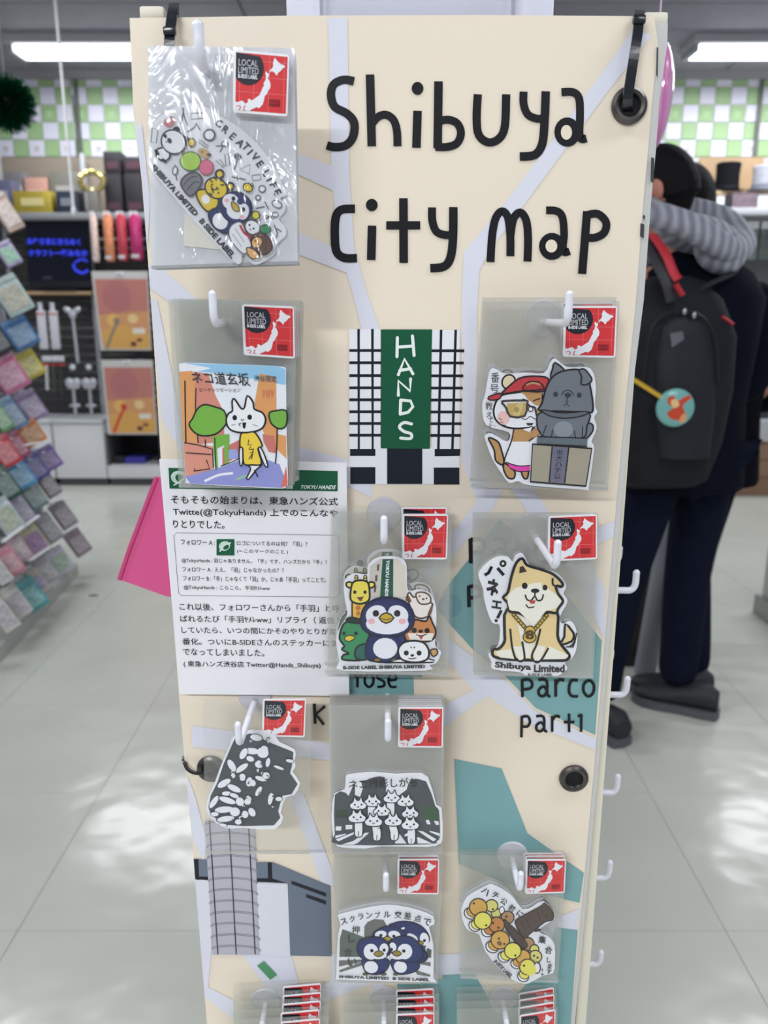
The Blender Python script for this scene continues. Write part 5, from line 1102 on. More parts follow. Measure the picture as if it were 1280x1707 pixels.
for i, (x, d) in enumerate(((125, 'silver heart-shaped wand on the lower pegs'), (152, 'silver heart-shaped wand on the lower pegs, closest to the lower poster'))):
    c = W(x - 3, 642, Y); rt = root('heart_wand', W(x, 600, Y), d, 'toy', 'silver heart wands')
    for s_ in (-1, 1): ellipsoid('heart_lobe', c + Vector((s_ * .022, 0, .012)), (.038, .018, .045), silver, rt, Matrix.Rotation(s_ * .5, 3, 'Y'))
    tube('handle', [c + Vector((0, 0, -.03)), W(x + 1, 690, Y)], .012, silver, rt, 8); ellipsoid('crossbar', W(x, 676, Y), (.045, .012, .014), silver, rt)
    p = W(x - 4, 612, Y); box('header_card', (p.x - .03, Y, p.z - .035), (p.x + .03, Y + .01, p.z + .03), mat((70, 74, 88), .4), rt, .003); ellipsoid('white_badge', (p.x, Y - .004, p.z), (.022, .008, .022), mat((226, 226, 230), .4), rt)
    tube('peg', [(p.x, Y - .03, p.z + .02), (p.x, SYb + .22, p.z + .02)], .004, silver, pb, 6)
for i, x in enumerate((76, 88, 100)):
    a = W(x, 598, Y); rt = root('pen_pack', a, ('white-capped', 'dark green', 'dark')[i] + ' slim pen pack on the pegs under the white strip packs', 'packet', 'slim pen packs')
    b = W(x + 3, 650 + 4 * i, Y); box('header_card', (a.x - .03, Y, a.z - .02), (a.x + .03, Y + .01, a.z + .02), mat((222, 222, 226), .4), rt, .003)
    box('red_band', (a.x - .032, Y, a.z - .055), (a.x + .034, Y + .01, a.z - .035), mat((186, 60, 60), .5), rt); tube('pen', [(a.x, Y, a.z - .05), (b.x, Y, b.z)], .012, mat(((206, 206, 206), (70, 76, 64), (60, 58, 56))[i], .4), rt, 8)
    tube('peg', [(a.x, Y - .03, a.z + .01), (a.x, SYb + .22, a.z + .01)], .004, silver, pb, 6)

# ------------------------------------------------------------------ right-hand back wall: wooden shelf with hats
RY = 6.3
rs_ = root('hat_shelf', W(1250, 345, RY), 'white and wooden wall shelf carrying the hats', 'shelf')
a = W(1168, 262, WY - .04); box('wood_backing', (a.x, WY - .04, W(0, 345, RY).z), (2.95, WY - .02, a.z), mat((176, 146, 112), .6, noise=.12, nscale=5), rs_)
zh = W(0, 346, RY - .1).z; xr0 = 1.72
box('shelf_board', (xr0, RY - .1, zh - .05), (3.6, WY - .05, zh), mat((222, 222, 228), .4), rs_, .004)
zh2 = W(0, 318, RY + .1).z
box('shelf_board', (W(1165, 316, RY).x, RY + .1, zh2 - .03), (3.6, WY - .05, zh2), mat((190, 160, 124), .5), rs_, .004)
for xx in (xr0 + .01, 3.57): box('side_board', (xx, RY, 0), (xx + .02, WY - .05, zb - .03), mat((214, 212, 206), .5), rs_, .003)
for zc in (.45, .85): box('shelf_board', (xr0 + .03, RY, zc), (3.57, WY - .05, zc + .02), mat((200, 202, 206), .45), rs_, .003)
box('back_board', (xr0 + .03, WY - .05, .05), (3.57, WY - .041, zh - .06), mat((120, 124, 124), .6), rs_)
def hat(px, py, Y, r, h, brim, m, label, band=None, tilt=0):
    rt = root('hat', Vector((W(px, py, Y).x, Y, zh2 + .002)), label, 'hat', 'hats on the wooden shelf'); c = Vector(rt.location)
    loft('brim', [(c, brim * .96, brim * .8), (c + Vector((0, 0, .008)), brim, brim * .84), (c + Vector((0, 0, .012)), r * 1.05, r * .95)], m, rt, 24)
    loft('crown', [(c + Vector((0, 0, .008)), r, r * .9), (c + Vector((0, 0, h * .6)), r * .96, r * .86), (c + Vector((0, 0, h)), r * 1.02, r * .9), (c + Vector((0, 0, h + .01)), r * .9, r * .78)], m, rt, 24)
    if band: loft('hat_band', [(c + Vector((0, 0, .014)), r * 1.03, r * .94), (c + Vector((0, 0, .045)), r * 1.02, r * .93)], band, rt, 24, cap=False)
hat(1211, 314, 6.5, .09, .20, .15, mat((14, 15, 19), .85, spec=.15), 'black top hat on the wooden shelf', mat((22, 22, 28), .6, spec=.2))
hat(1278, 310, 6.44, .11, .17, .175, mat((170, 172, 184), .7, noise=.15, nscale=40), 'grey woollen brimmed hat beside the black top hat', mat((120, 122, 134), .6))
for i, (x0, y0, x1, col, d) in enumerate(((1196, 328, 1208, (236, 236, 240), 'white card box under the black hat'), (1210, 330, 1218, (44, 42, 50), 'small black jar on the white shelf'), (1222, 322, 1262, (120, 104, 112), 'mauve-grey boxed set on the white shelf'), (1264, 326, 1284, (206, 206, 212), 'pale box at the shelf end'))):
    a = W(x0, y0, RY); b = W(x1, y0, RY)
    rt = root('small_box', ((a.x + b.x) / 2, RY, zh), d, 'box', 'small goods on the white shelf'); box('carton', (a.x, RY, zh + .001), (b.x, RY + .1, a.z), mat(col, .5, noise=.2, nscale=25), rt, .004)
    box('lid', (a.x - .002, RY - .002, a.z), (b.x + .002, RY + .102, a.z + .01), mat(tuple(int(c * .8) for c in col), .5), rt, .002)
rnd = random.Random(5)
for i in range(14):
    x = 1.98 + i * .11; z = W(0, 390, RY).z - .0; col = rnd.choice(((120, 128, 124), (150, 152, 158), (96, 104, 100), (168, 166, 160)))
    rt = root('grey_packet', (x, RY - .02, zh - .12), ('silver', 'sage', 'smoky', 'pewter')[i % 4] + ' clear packet hanging in the row under the white shelf', 'packet', 'packets hanging under the white shelf')
    box('pouch', (x - .045, RY - .03, zh - .36), (x + .045, RY - .01, zh - .14), mat(col, .3, noise=.3, nscale=30), rt, .006); box('header_card', (x - .045, RY - .025, zh - .14), (x + .045, RY - .018, zh - .09), mat((214, 214, 218), .4), rt)
    tube('peg', [(x, RY - .05, zh - .11), (x, WY - .045, zh - .11)], .004, silver, rs_, 6)
# counter with wooden base at the frame edge
ct = root('counter', W(1290, 825, 4.9), 'white-topped counter with a brown wooden front behind the shoppers', 'counter')
cy = min(floor_y(826), 5.95); print('cy', floor_y(826), CY); a = W(1235, 826, cy); zc = W(1240, 735, cy).z; ztp = W(1240, 700, cy).z
box('counter_front', (a.x - .15, cy, 0), (a.x + 1.3, 6.17, zc), mat((140, 110, 88), .55, noise=.12, nscale=4), ct, .004)
for k in (.33, .66): box('board_joint', (a.x - .15, cy - .003, zc * k - .004), (a.x + 1.3, cy + .001, zc * k + .004), mat((96, 74, 60), .6), ct)
box('counter_top', (a.x - .17, cy - .03, zc), (a.x + 1.32, 6.17, ztp), mat((186, 188, 194), .4), ct, .006)
p = W(1268, 690, cy + .05)
ap = root('gift_bag', (p.x, cy + .1, ztp), 'crinkled silver gift bag on the white counter', 'bag'); loft('bag_body', [((p.x, cy + .12, ztp + .002), .09, .06), ((p.x, cy + .12, ztp + .08), .10, .07), ((p.x, cy + .12, ztp + .14), .07, .03)], mat((70, 74, 80), .2, metal=.5, bump=.8, nscale=20), ap, 16, power=3); tube('bag_tie', [(p.x - .05, cy + .12, ztp + .13), (p.x + .05, cy + .12, ztp + .15)], .008, silver, ap, 6)
# low display corner entering at the edge of the aisle
f0 = FL(1254, 1020)
ld_ = root('low_stand', (f0.x + .3, f0.y, 0), 'pale low shelf stand whose corner juts into the aisle', 'shelf')
box('base', (f0.x, f0.y - .5, 0), (f0.x + .9, f0.y + .0, .09), mat((150, 150, 146), .5), ld_, .004)
box('side_board', (f0.x + .02, f0.y - .47, .09), (f0.x + .05, f0.y - .03, .30), mat((176, 176, 172), .5), ld_, .003)
box('shelf_board', (f0.x + .02, f0.y - .47, .30), (f0.x + .9, f0.y - .03, .32), mat((186, 186, 182), .5), ld_, .003)

# ------------------------------------------------------------------ slanted packet rack on the left of the aisle
ga = FL(131, 957); gb = FL(0, 1105)
gd = (gb - ga); gd.z = 0; gd.normalize(); gn = Vector((-gd.y, gd.x, 0))
if gn.x < 0: gn = -gn
rack = root('packet_rack', ga + gd * .6 - gn * .3, 'slanted grey shop rack packed with small colourful sticker packets', 'rack')
def RQ(u, v, z): return ga + gd * u + gn * v + Vector((0, 0, z))   # u along the aisle towards us, v outwards, z up
def rbox(name, u0, u1, v0, v1, z0, z1, m, parent=rack):
    V = [RQ(u, v, z) for z in (z0, z1) for u, v in ((u0, v0), (u1, v0), (u1, v1), (u0, v1))]
    return mesh(name, V, [(3, 2, 1, 0), (4, 5, 6, 7), (0, 1, 5, 4), (1, 2, 6, 5), (2, 3, 7, 6), (3, 0, 4, 7)], m, parent)
UL = 1.9
HTOP = W(30, 332, 4.0).z
rbox('base', 0, UL, -.55, 0, 0, .06, mat((176, 176, 172), .45)); rbox('kick_board', .01, UL, -.54, -.10, .06, .15, mat((150, 150, 150), .5))
V = [RQ(u, v, z) for u in (.02, UL) for v, z in ((-.14, .15), (-.30, HTOP), (-.33, HTOP), (-.36, .15))]
mesh('back_board', V, [(0, 1, 2, 3), (7, 6, 5, 4), (0, 4, 5, 1), (1, 5, 6, 2), (2, 6, 7, 3), (3, 7, 4, 0)], mat((110, 112, 118), .6), rack)
for u in (.0, .95): 
    V = [RQ(u + du, v, z) for du in (0, .03) for v, z in ((-.12, .12), (-.27, HTOP + .03), (-.31, HTOP + .03), (-.18, .12))]
    mesh('upright', V, [(0, 1, 2, 3), (7, 6, 5, 4), (0, 4, 5, 1), (1, 5, 6, 2), (2, 6, 7, 3), (3, 7, 4, 0)], mat((178, 178, 190), .4), rack)
# white shelf lips
for (y_, v_, u1) in ((610, -.12, .5), (955, -.02, .4)): pass
edge = {345: 40, 450: 46, 560: 56, 650: 66, 750: 97, 800: 96, 860: 122, 905: 146, 935: 118, 1000: 68, 1040: 45}
def edge_x(y):
    ks = sorted(edge); 
    for a, b in zip(ks, ks[1:]):
        if a <= y <= b: return edge[a] + (edge[b] - edge[a]) * (y - a) / (b - a)
    return edge[ks[0]] if y < ks[0] else edge[ks[-1]]
ROWS = ['top', 'second', 'third', 'fourth', 'fifth', 'sixth', 'seventh', 'eighth', 'ninth', 'lowest']
PKS = [(10, 353, 30, 62, (200, 176, 162), 'beige card', 0), (14, 422, 28, 40, (190, 176, 214), 'lilac shiny', 1), (20, 492, 46, 62, (186, 206, 204), 'clear mint', 2),
       (34, 554, 44, 52, (70, 120, 176), 'blue', 3), (-6, 560, 26, 60, (34, 40, 50), 'black', 3), (46, 608, 42, 46, (206, 188, 70), 'yellow', 4), (14, 622, 48, 60, (200, 110, 150), 'rose pink', 4),
       (52, 676, 36, 50, (150, 130, 170), 'dusty lilac', 5), (20, 688, 28, 56, (110, 140, 176), 'steel blue', 5), (0, 694, 24, 50, (110, 160, 110), 'leaf green', 5),
       (52, 722, 36, 40, (216, 130, 66), 'orange', 6), (27, 742, 28, 46, (176, 76, 110), 'maroon pink', 6), (8, 752, 34, 52, (200, 54, 66), 'glossy red', 6),
       (80, 764, 34, 40, (120, 92, 168), 'purple', 7), (57, 778, 32, 46, (80, 76, 150), 'indigo', 7), (34, 790, 34, 48, (86, 156, 206), 'sky blue', 7), (8, 806, 34, 56, (40, 76, 62), 'bottle green', 7),
       (82, 808, 24, 42, (146, 136, 140), 'mauve-grey', 8), (56, 826, 30, 46, (120, 144, 146), 'teal-grey', 8), (37, 848, 24, 48, (170, 164, 190), 'pale lavender', 8), (10, 860, 36, 60, (186, 200, 206), 'icy blue', 8),
       (106, 858, 28, 46, (158, 146, 154), 'grey-mauve corner', 9), (82, 880, 26, 50, (160, 160, 168), 'silver-grey', 9), (57, 900, 34, 52, (196, 190, 156), 'beige and yellow', 9), (32, 914, 26, 46, (184, 160, 168), 'blush', 9),
       (130, 904, 28, 44, (150, 130, 140), 'brownish mauve end', 10), (100, 934, 30, 44, (206, 204, 224), 'white and lilac', 10), (77, 950, 26, 44, (176, 172, 178), 'soft grey', 10), (18, 934, 26, 50, (206, 130, 146), 'coral pink', 10), (-2, 950, 24, 50, (206, 206, 206), 'plain white', 10),
       (52, 990, 34, 56, (70, 160, 164), 'turquoise', 11), (62, 968, 22, 40, (206, 190, 180), 'cream', 11), (27, 1002, 28, 56, (200, 200, 194), 'pale grey with a round motif', 11), (5, 1024, 28, 60, (206, 204, 198), 'ivory', 11)]
ROWN = ['top', 'second', 'third', 'fourth', 'fifth', 'sixth', 'seventh', 'eighth', 'ninth', 'tenth', 'eleventh', 'bottom']
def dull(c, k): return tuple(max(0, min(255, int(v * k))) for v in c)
HP = 0
_p0 = RQ(0, .05, .12); _pn = gd.cross(RQ(0, -.17, HTOP) - _p0).normalized()
def on_face(px, py, out=0.0):
    o = Vector((0, 0, CAMZ)); d = W(px, py, 1.0) - o
    t = (_p0 + gn * out - o).dot(_pn) / d.dot(_pn)
    return o + d * t
for (px, py, w, h, col, d, row) in PKS:
    c = on_face(px, py); Yk = c.y
    c = W(px, py, Yk); s_ = W(px + 1, py, Yk).x - c.x
    wm_, hm_ = w * s_, h * s_
    rt = root('colour_packet', c, d + ' packet hanging in the ' + ROWN[row] + ' row of the slanted rack', 'packet', 'packets on the slanted rack')
    R_ = Matrix.Rotation(math.radians(34), 3, 'Z') @ Matrix.Rotation(math.radians(-14), 3, 'X') @ Matrix.Rotation(math.radians(-26), 3, 'Y')
    wv = wm_ * .98; hv = hm_ * 1.02
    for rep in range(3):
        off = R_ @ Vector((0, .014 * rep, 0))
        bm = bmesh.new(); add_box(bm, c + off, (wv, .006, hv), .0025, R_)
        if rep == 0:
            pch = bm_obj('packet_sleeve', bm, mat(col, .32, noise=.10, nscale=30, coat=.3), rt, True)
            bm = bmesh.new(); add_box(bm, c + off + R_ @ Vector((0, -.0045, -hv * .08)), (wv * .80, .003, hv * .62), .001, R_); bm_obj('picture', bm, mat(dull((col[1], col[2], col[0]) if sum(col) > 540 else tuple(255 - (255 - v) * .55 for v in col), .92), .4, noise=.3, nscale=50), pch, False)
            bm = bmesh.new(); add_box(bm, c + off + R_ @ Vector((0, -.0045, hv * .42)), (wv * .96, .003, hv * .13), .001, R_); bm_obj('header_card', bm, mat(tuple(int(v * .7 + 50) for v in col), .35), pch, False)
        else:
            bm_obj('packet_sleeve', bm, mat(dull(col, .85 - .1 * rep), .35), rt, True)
    top = c + R_ @ Vector((0, 0, hv * .45))
    base_v = (top - ga).dot(gn); bv = -.14 - .16 * (top.z / HTOP)
    tube('peg', [top - gn * (base_v - bv) , top, top + gn * .02], .003, silver, rack, 6)
for (y0, x0, y1, x1) in ((742, 42, 736, 76), (903, 4, 860, 64), (890, 104, 874, 130), (934, 50, 910, 86), (836, 88, 828, 116)):
    tube('price_rail', [on_face(x0, y0, .05), on_face(x1, y1, .05)], .009, mat((232, 232, 234), .35), rack, 6, .5)
# hanging white rod and green tinsel ball, pink balloon
p0 = W(98, 70, 4.6); tp = Vector((p0.x, 4.6, CEIL_Z)); rod = root('hanging_rod', tp, 'thin white cord hanging from the ceiling in front of the checkered wall', 'cord')
q0 = W(92, 352, 4.6); tube('cord', [tp, Vector((p0.x, 4.6, q0.z))], .008, mat((214, 214, 216), .5), rod, 8); ellipsoid('cord_weight', (p0.x, 4.6, q0.z), (.014, .014, .03), mat((214, 214, 216), .5), rod)
tc_ = W(12, 171, 3.0)
tn = root('tinsel_ball', tc_, 'dark green tinsel ball hanging from the ceiling', 'decoration')
rnd = random.Random(11); V = []; F = []
for i in range(2600):
    z = rnd.uniform(-1, 1); a = rnd.uniform(0, 6.283); rr = math.sqrt(1 - z * z); d = Vector((rr * math.cos(a), rr * math.sin(a), z)); l = rnd.uniform(.075, .098)
    s_ = d.cross(Vector((rnd.uniform(-1, 1), rnd.uniform(-1, 1), rnd.uniform(-1, 1)))).normalized() * .0022
    n = len(V); b_ = tc_ + d * .03; e_ = tc_ + d * l + Vector((rnd.uniform(-.008, .008), rnd.uniform(-.008, .008), rnd.uniform(-.012, .004)))
    V += [b_ - s_, b_ + s_, e_ + s_ * .6, e_ - s_ * .6]; F.append((n, n + 1, n + 2, n + 3))
fo_ = mesh('tinsel_foil', V, F, mat((8, 84, 54), .3, metal=.55), tn); fo_['kind'] = 'stuff'
ellipsoid('core', tc_, (.045, .045, .045), mat((6, 50, 34), .5), tn); tube('string', [tc_, Vector((tc_.x, 3.0, CEIL_Z))], .0015, mat((200, 200, 200), .5), tn, 6)
bc = W(1090, 160, 1.5)
bl = root('foil_balloon', bc, 'shiny pink foil balloon edge showing behind the tower side', 'balloon')
ellipsoid('balloon_body', bc, (.026, .06, .09), mat((236, 170, 216), .12, metal=.35, coat=.6), bl, None, 28, rings=20)
bm = bmesh.new(); tube_into(bm, [bc + Vector((0.0 + .0 * t, .062 * math.cos(t * .2094), .092 * math.sin(t * .2094))) for t in range(30)], .003, 6, .5, True); bm_obj('seam', bm, mat((206, 120, 180), .2), bl, True)
tube('ribbon', [bc + Vector((0, 0, .09)), Vector((bc.x, bc.y, CEIL_Z))], .0012, mat((230, 200, 225), .3), bl, 6)
# pink card sheet behind the tower
pk = root('pink_card', W(240, 990, .80), 'bright pink card sheet sticking out from the side of the map tower', 'card')
q = [(262, 795), (331, 800), (345, 1000), (277, 994), (199, 966), (215, 918)]
slab('card_sheet', q, .80, .003, mat((214, 84, 142), .5), pk)
a = W(262, 800, 1.09); tube('folded_edge', [W(261, 796, .80), W(215, 918, .80), W(199, 966, .80)], .0025, mat((196, 66, 124), .5), pk, 6)
# crumpled tape mark on the floor
p = FL(156, 993); tag(box('floor_tape', (p.x - .02, p.y - .012, .0002), (p.x + .02, p.y + .012, .0016), mat((96, 98, 96), .6), None, 0, (p.x, p.y, 0)), 'small dark scrap of tape on the pale floor tiles', 'tape')
# ------------------------------------------------------------------ shoppers
skin_c = mat((196, 140, 118), .55); hair_m = mat((16, 15, 18), .75, bump=.5, nscale=90, spec=.2); navy = mat((13, 16, 30), .95, noise=.15, nscale=30, spec=.12)
jean = mat((18, 24, 42), .95, noise=.12, nscale=40, spec=.12); hood_m = mat((150, 152, 166), .9, sheen=.2)
_nt = hood_m.node_tree; _tc = _nt.nodes.new('ShaderNodeTexCoord'); _wv = _nt.nodes.new('ShaderNodeTexWave'); _wv.inputs['Scale'].default_value = 12; _wv.inputs['Distortion'].default_value = 1.5; _wv.inputs['Detail'].default_value = 2
_rp = _nt.nodes.new('ShaderNodeValToRGB'); _rp.color_ramp.elements[0].color = (.22, .23, .28, 1); _rp.color_ramp.elements[1].color = (.42, .43, .50, 1)
_nt.links.new(_tc.outputs['Object'], _wv.inputs['Vector']); _nt.links.new(_wv.outputs['Fac'], _rp.inputs['Fac']); _nt.links.new(_rp.outputs['Color'], _nt.nodes['Principled BSDF'].inputs['Base Color'])
_bp = _nt.nodes.new('ShaderNodeBump'); _bp.inputs['Strength'].default_value = .5; _bp.inputs['Distance'].default_value = .01; _nt.links.new(_wv.outputs['Fac'], _bp.inputs['Height']); _nt.links.new(_bp.outputs['Normal'], _nt.nodes['Principled BSDF'].inputs['Normal']); shoe_m = mat((40, 40, 46), .6); sole_m = mat((92, 92, 98), .6); blackb = mat((27, 28, 34), .7, noise=.18, nscale=25, spec=.25)
def skinned(name, joints, edges, m, parent, rootj=0, sub=2):
    """joints: (x,y,z,r) or (x,y,z,rx,ry)"""
    base = wloc(parent)
    me = bpy.data.meshes.new(name); me.from_pydata([tuple(Vector(j[:3]) - base) for j in joints], edges, []); me.materials.append(m)
    o = bpy.data.objects.new(name, me); COL.objects.link(o); o.parent = parent
    md = o.modifiers.new('skin', 'SKIN'); md.use_smooth_shade = True
    for i, j in enumerate(joints):
        sv = me.skin_vertices[0].data[i]; sv.radius = (j[3], j[4] if len(j) > 4 else j[3]); sv.use_root = (i == rootj)
    s_ = o.modifiers.new('sub', 'SUBSURF'); s_.levels = sub; s_.render_levels = sub
    return o
def hand(parent_joints, edges, wrist, palm, dirv, side, sc=1.0):
    """five separate, slightly curled fingers from a palm joint"""
    pass
def person(x, y, H, face, leanx, L, lab, far=False):
    """standing figure; x,y floor position, H height, face: yaw the figure faces"""
    rt = root('person', (x, y, 0), lab, 'person', 'shoppers in the aisle')
    f = Vector((-math.sin(face), math.cos(face), 0)); r = Vector((f.y, -f.x, 0))
    def J(a, b, z, *rad): p = Vector((x, y, 0)) + r * a + f * b; return (p.x, p.y, z * H) + rad
    lx = L
    js = [J(0, 0, .53, .12, .10), J(0, .0, .62, .12, .09), J(0, .0, .73, .14, .10), J(0, .02, .80, .11, .08), J(0, .05, .845, .05), J(0, .075, .885, .055),
          J(-.17, .02, .80, .055), J(-.23, .04, .64, .045), J(-.16, .15, .60, .034), J(-.12, .21, .62, .026),
          J(.17, .02, .80, .055), J(.23, .04, .64, .045), J(.16, .15, .60, .034), J(.12, .21, .62, .026),
          J(-.09, 0, .50, .095), J(lx[0][0], lx[0][1], .28, .062), J(lx[1][0], lx[1][1], .06, .042),
          J(.09, 0, .50, .095), J(lx[2][0], lx[2][1], .28, .062), J(lx[3][0], lx[3][1], .06, .042)]
    ed = [(0, 1), (1, 2), (2, 3), (3, 4), (4, 5), (3, 6), (6, 7), (7, 8), (8, 9), (3, 10), (10, 11), (11, 12), (12, 13), (0, 14), (14, 15), (15, 16), (0, 17), (17, 18), (18, 19)]
    # fingers grow from the hands on the same body
    for w_, s_ in ((9, -1), (13, 1)):
        wp = Vector(js[w_][:3]); d = f
        for k in range(4):
            o_ = r * (k - 1.5) * .018
            i0 = len(js); p1 = wp + d * .05 + o_; p2 = p1 + d * (.028 + .006 * (k in (1, 2))) + Vector((0, 0, -.008)); p3 = p2 + d * .02 + Vector((0, 0, -.018))
            js += [tuple(p1) + (.010,), tuple(p2) + (.009,), tuple(p3) + (.0075,)]; ed += [(w_, i0), (i0, i0 + 1), (i0 + 1, i0 + 2)]
        i0 = len(js); p1 = wp - r * s_ * .035 + d * .015; p2 = p1 + d * .03 - r * s_ * .01; js += [tuple(p1) + (.011,), tuple(p2) + (.009,)]; ed += [(w_, i0), (i0, i0 + 1)]
    body = skinned('body', js, ed, skin_c, rt)
    hc = Vector(J(leanx, .09, .935)[:3])
    return rt, J, f, r, hc
def head(rt, hc, f, r, H, long_hair=False):
    yaw = math.atan2(-f.x, f.y)
    R = Matrix.Rotation(yaw, 3, 'Z') @ Matrix.Rotation(math.radians(-18), 3, 'X')
    bm = bmesh.new(); bmesh.ops.create_uvsphere(bm, u_segments=24, v_segments=18, radius=1)
    for v in bm.verts:
        c = v.co; zz = c.z
        sx = .074 * (1 - .22 * max(0, -zz) ** 1.3); sy = .094
        yy = c.y * sy
        if c.y > .75 and -.25 < zz < .15: yy += .014 * (1 - abs(c.x) * 3) if abs(c.x) < .33 else 0
        v.co = hc + R @ Vector((c.x * sx, yy + (-zz * .012), zz * .115))
    bm_obj('head', bm, skin_c, rt, True)
    for s_ in (-1, 1):
        e = hc + R @ Vector((s_ * .075, -.004, -.004)); ellipsoid('ear', e, (.009, .019, .031), mat((200, 132, 112), .55), rt, R @ Matrix.Rotation(s_ * .25, 3, 'Z'), 12)
        ellipsoid('eye', hc + R @ Vector((s_ * .03, .083, .01)), (.012, .008, .007), mat((30, 26, 26), .3), rt, R, 10)
    ellipsoid('mouth', hc + R @ Vector((0, .084, -.055)), (.022, .006, .006), mat((168, 96, 92), .5), rt, R, 10)
    bm = bmesh.new(); bmesh.ops.create_uvsphere(bm, u_segments=28, v_segments=20, radius=1)
    for v in bm.verts:
        c = v.co; zz = c.z
        low = -.95 if long_hair else -.42
        k = 1.0
        if c.y > .25 and zz < .38: k = .86                    # hairline over the forehead
        if abs(c.x) > .6 and c.y > -.2 and zz < .12: k = .80     # sides above the ears
        if zz < low: k = .86
        if long_hair: v.co = hc + R @ Vector((c.x * .088 * k, c.y * .106 * k - .008, zz * .128 * k - (.10 * max(0, -zz) if c.y < .2 else 0)))
        else: v.co = hc + R @ Vector((c.x * .083 * k, c.y * .103 * k - .004, zz * .126 * k + .004))
    bm_obj('hair', bm, hair_m, rt, True)
def shoe(rt, p, yaw, s_=1.0):
    R = Matrix.Rotation(yaw, 3, 'Z'); Q = lambda a, b, z: p + R @ Vector((a, b, z))
    bm = bmesh.new(); rings = []
    prof = [(-.10, .034, .075), (-.07, .040, .10), (-.01, .042, .09), (.06, .044, .062), (.12, .044, .05), (.155, .034, .042), (.172, .012, .034)]
    n = 12
    for b, w, h in prof:
        rings.append([bm.verts.new(Q(w * math.cos(2 * math.pi * k / n), b, .026 + max(0, .5 + .5 * math.sin(2 * math.pi * k / n)) * (h - .01))) for k in range(n)])
    for A_, B_ in zip(rings, rings[1:]):
        for k in range(n): bm.faces.new((A_[k], A_[(k + 1) % n], B_[(k + 1) % n], B_[k]))
    bm.faces.new(rings[0][::-1]); bm.faces.new(rings[-1])
    o = bm_obj('shoe', bm, shoe_m, rt, True)
    bm = bmesh.new(); rr = []
    out = [(-.108, 0), (-.10, .036), (-.05, .042), (.02, .040), (.09, .048), (.14, .044), (.172, .022), (.182, 0), (.172, -.022), (.14, -.044), (.09, -.048), (.02, -.040), (-.05, -.042), (-.10, -.036)]
    for z in (.001, .03): rr.append([bm.verts.new(Q(w, b, z)) for b, w in out])
    for k in range(len(out)): bm.faces.new((rr[0][k], rr[0][(k + 1) % len(out)], rr[1][(k + 1) % len(out)], rr[1][k]))
    bm.faces.new(rr[0][::-1]); bm.faces.new(rr[1]); bm_obj('sole', bm, sole_m, o, True)
def trousers(rt, J, L, H):
    js = [J(0, 0, .53, .135, .115), J(-.09, 0, .49, .098), J(L[0][0], L[0][1], .28, .078), J(L[1][0], L[1][1], .10, .068), J(L[1][0], L[1][1] - .0, .04, .070),
          J(.09, 0, .49, .098), J(L[2][0], L[2][1], .28, .078), J(L[3][0], L[3][1], .10, .068), J(L[3][0], L[3][1], .04, .070)]
    return skinned('trousers', js, [(0, 1), (1, 2), (2, 3), (3, 4), (0, 5), (5, 6), (6, 7), (7, 8)], jean, rt)
def coat(rt, x, y, H, face, m, hem=.44, wide=1.0, arms=True, J=None):
    yaw = face
    P = lambda z, dy=0: (x + math.sin(face) * -dy, y + math.cos(face) * dy, z * H)
    o = loft('coat', [(P(hem), .195 * wide, .15, yaw), (P(hem + .01), .20 * wide, .155, yaw), (P(.52), .19 * wide, .15, yaw), (P(.60), .18 * wide, .14, yaw), (P(.70), .20 * wide, .145, yaw), (P(.775), .215 * wide, .135, yaw), (P(.815, .01), .175 * wide, .115, yaw), (P(.845, .03), .10 * wide, .085, yaw), (P(.86, .04), .068, .066, yaw)], m, rt, 28)
    for s_ in (-1, 1):
        sl = skinned('sleeve', [J(s_ * .17 * wide, .01, .80, .072), J(s_ * .245 * wide, .02, .72, .066), J(s_ * .27 * wide, .05, .625, .060), J(s_ * .19, .13, .605, .05), J(s_ * .14, .19, .617, .046)], [(0, 1), (1, 2), (2, 3), (3, 4)], m, rt)
    return o
# --- shopper with backpack, back to us, standing
PY = 2.42
fL = FL(1012, 1228); fR = FL(1150, 1196)
PX = W(1142, 700, PY).x; HA = 1.76
FACE = math.radians(14)
rootx, rooty = PX, PY
f_ = Vector((-math.sin(FACE), math.cos(FACE), 0)); r_ = Vector((f_.y, -f_.x, 0))
def loc_(p): d = Vector((p.x - rootx, p.y - rooty, 0)); return (d.dot(r_), d.dot(f_))
aL = loc_(fL + Vector((0, .10, 0))); aR = loc_(fR + Vector((-.02, .09, 0)))
kL = (aL[0] * .55 - .04, aL[1] * .6 + .02); kR = (aR[0] * .55 + .05, aR[1] * .6 + .03)
LA = [kL, aL, kR, aR]
pa, J, f, r, hc = person(rootx, rooty, HA, FACE, -.10, LA, 'person seen from behind in a navy coat with grey knitted hood, wearing a black backpack')
hc = W(1103, 318, PY + .05)
hf = Vector((-math.sin(1.0), math.cos(1.0), 0)); head(pa, hc, hf, r, HA)
tube('neck', [hc + Vector((.02, .0, -.07)), Vector(J(-.05, .03, .845)[:3])], .058, skin_c, pa, 14)
trousers(pa, J, LA, HA)
coat(pa, rootx, rooty, HA, FACE, navy, hem=.455, wide=1.0, J=J)
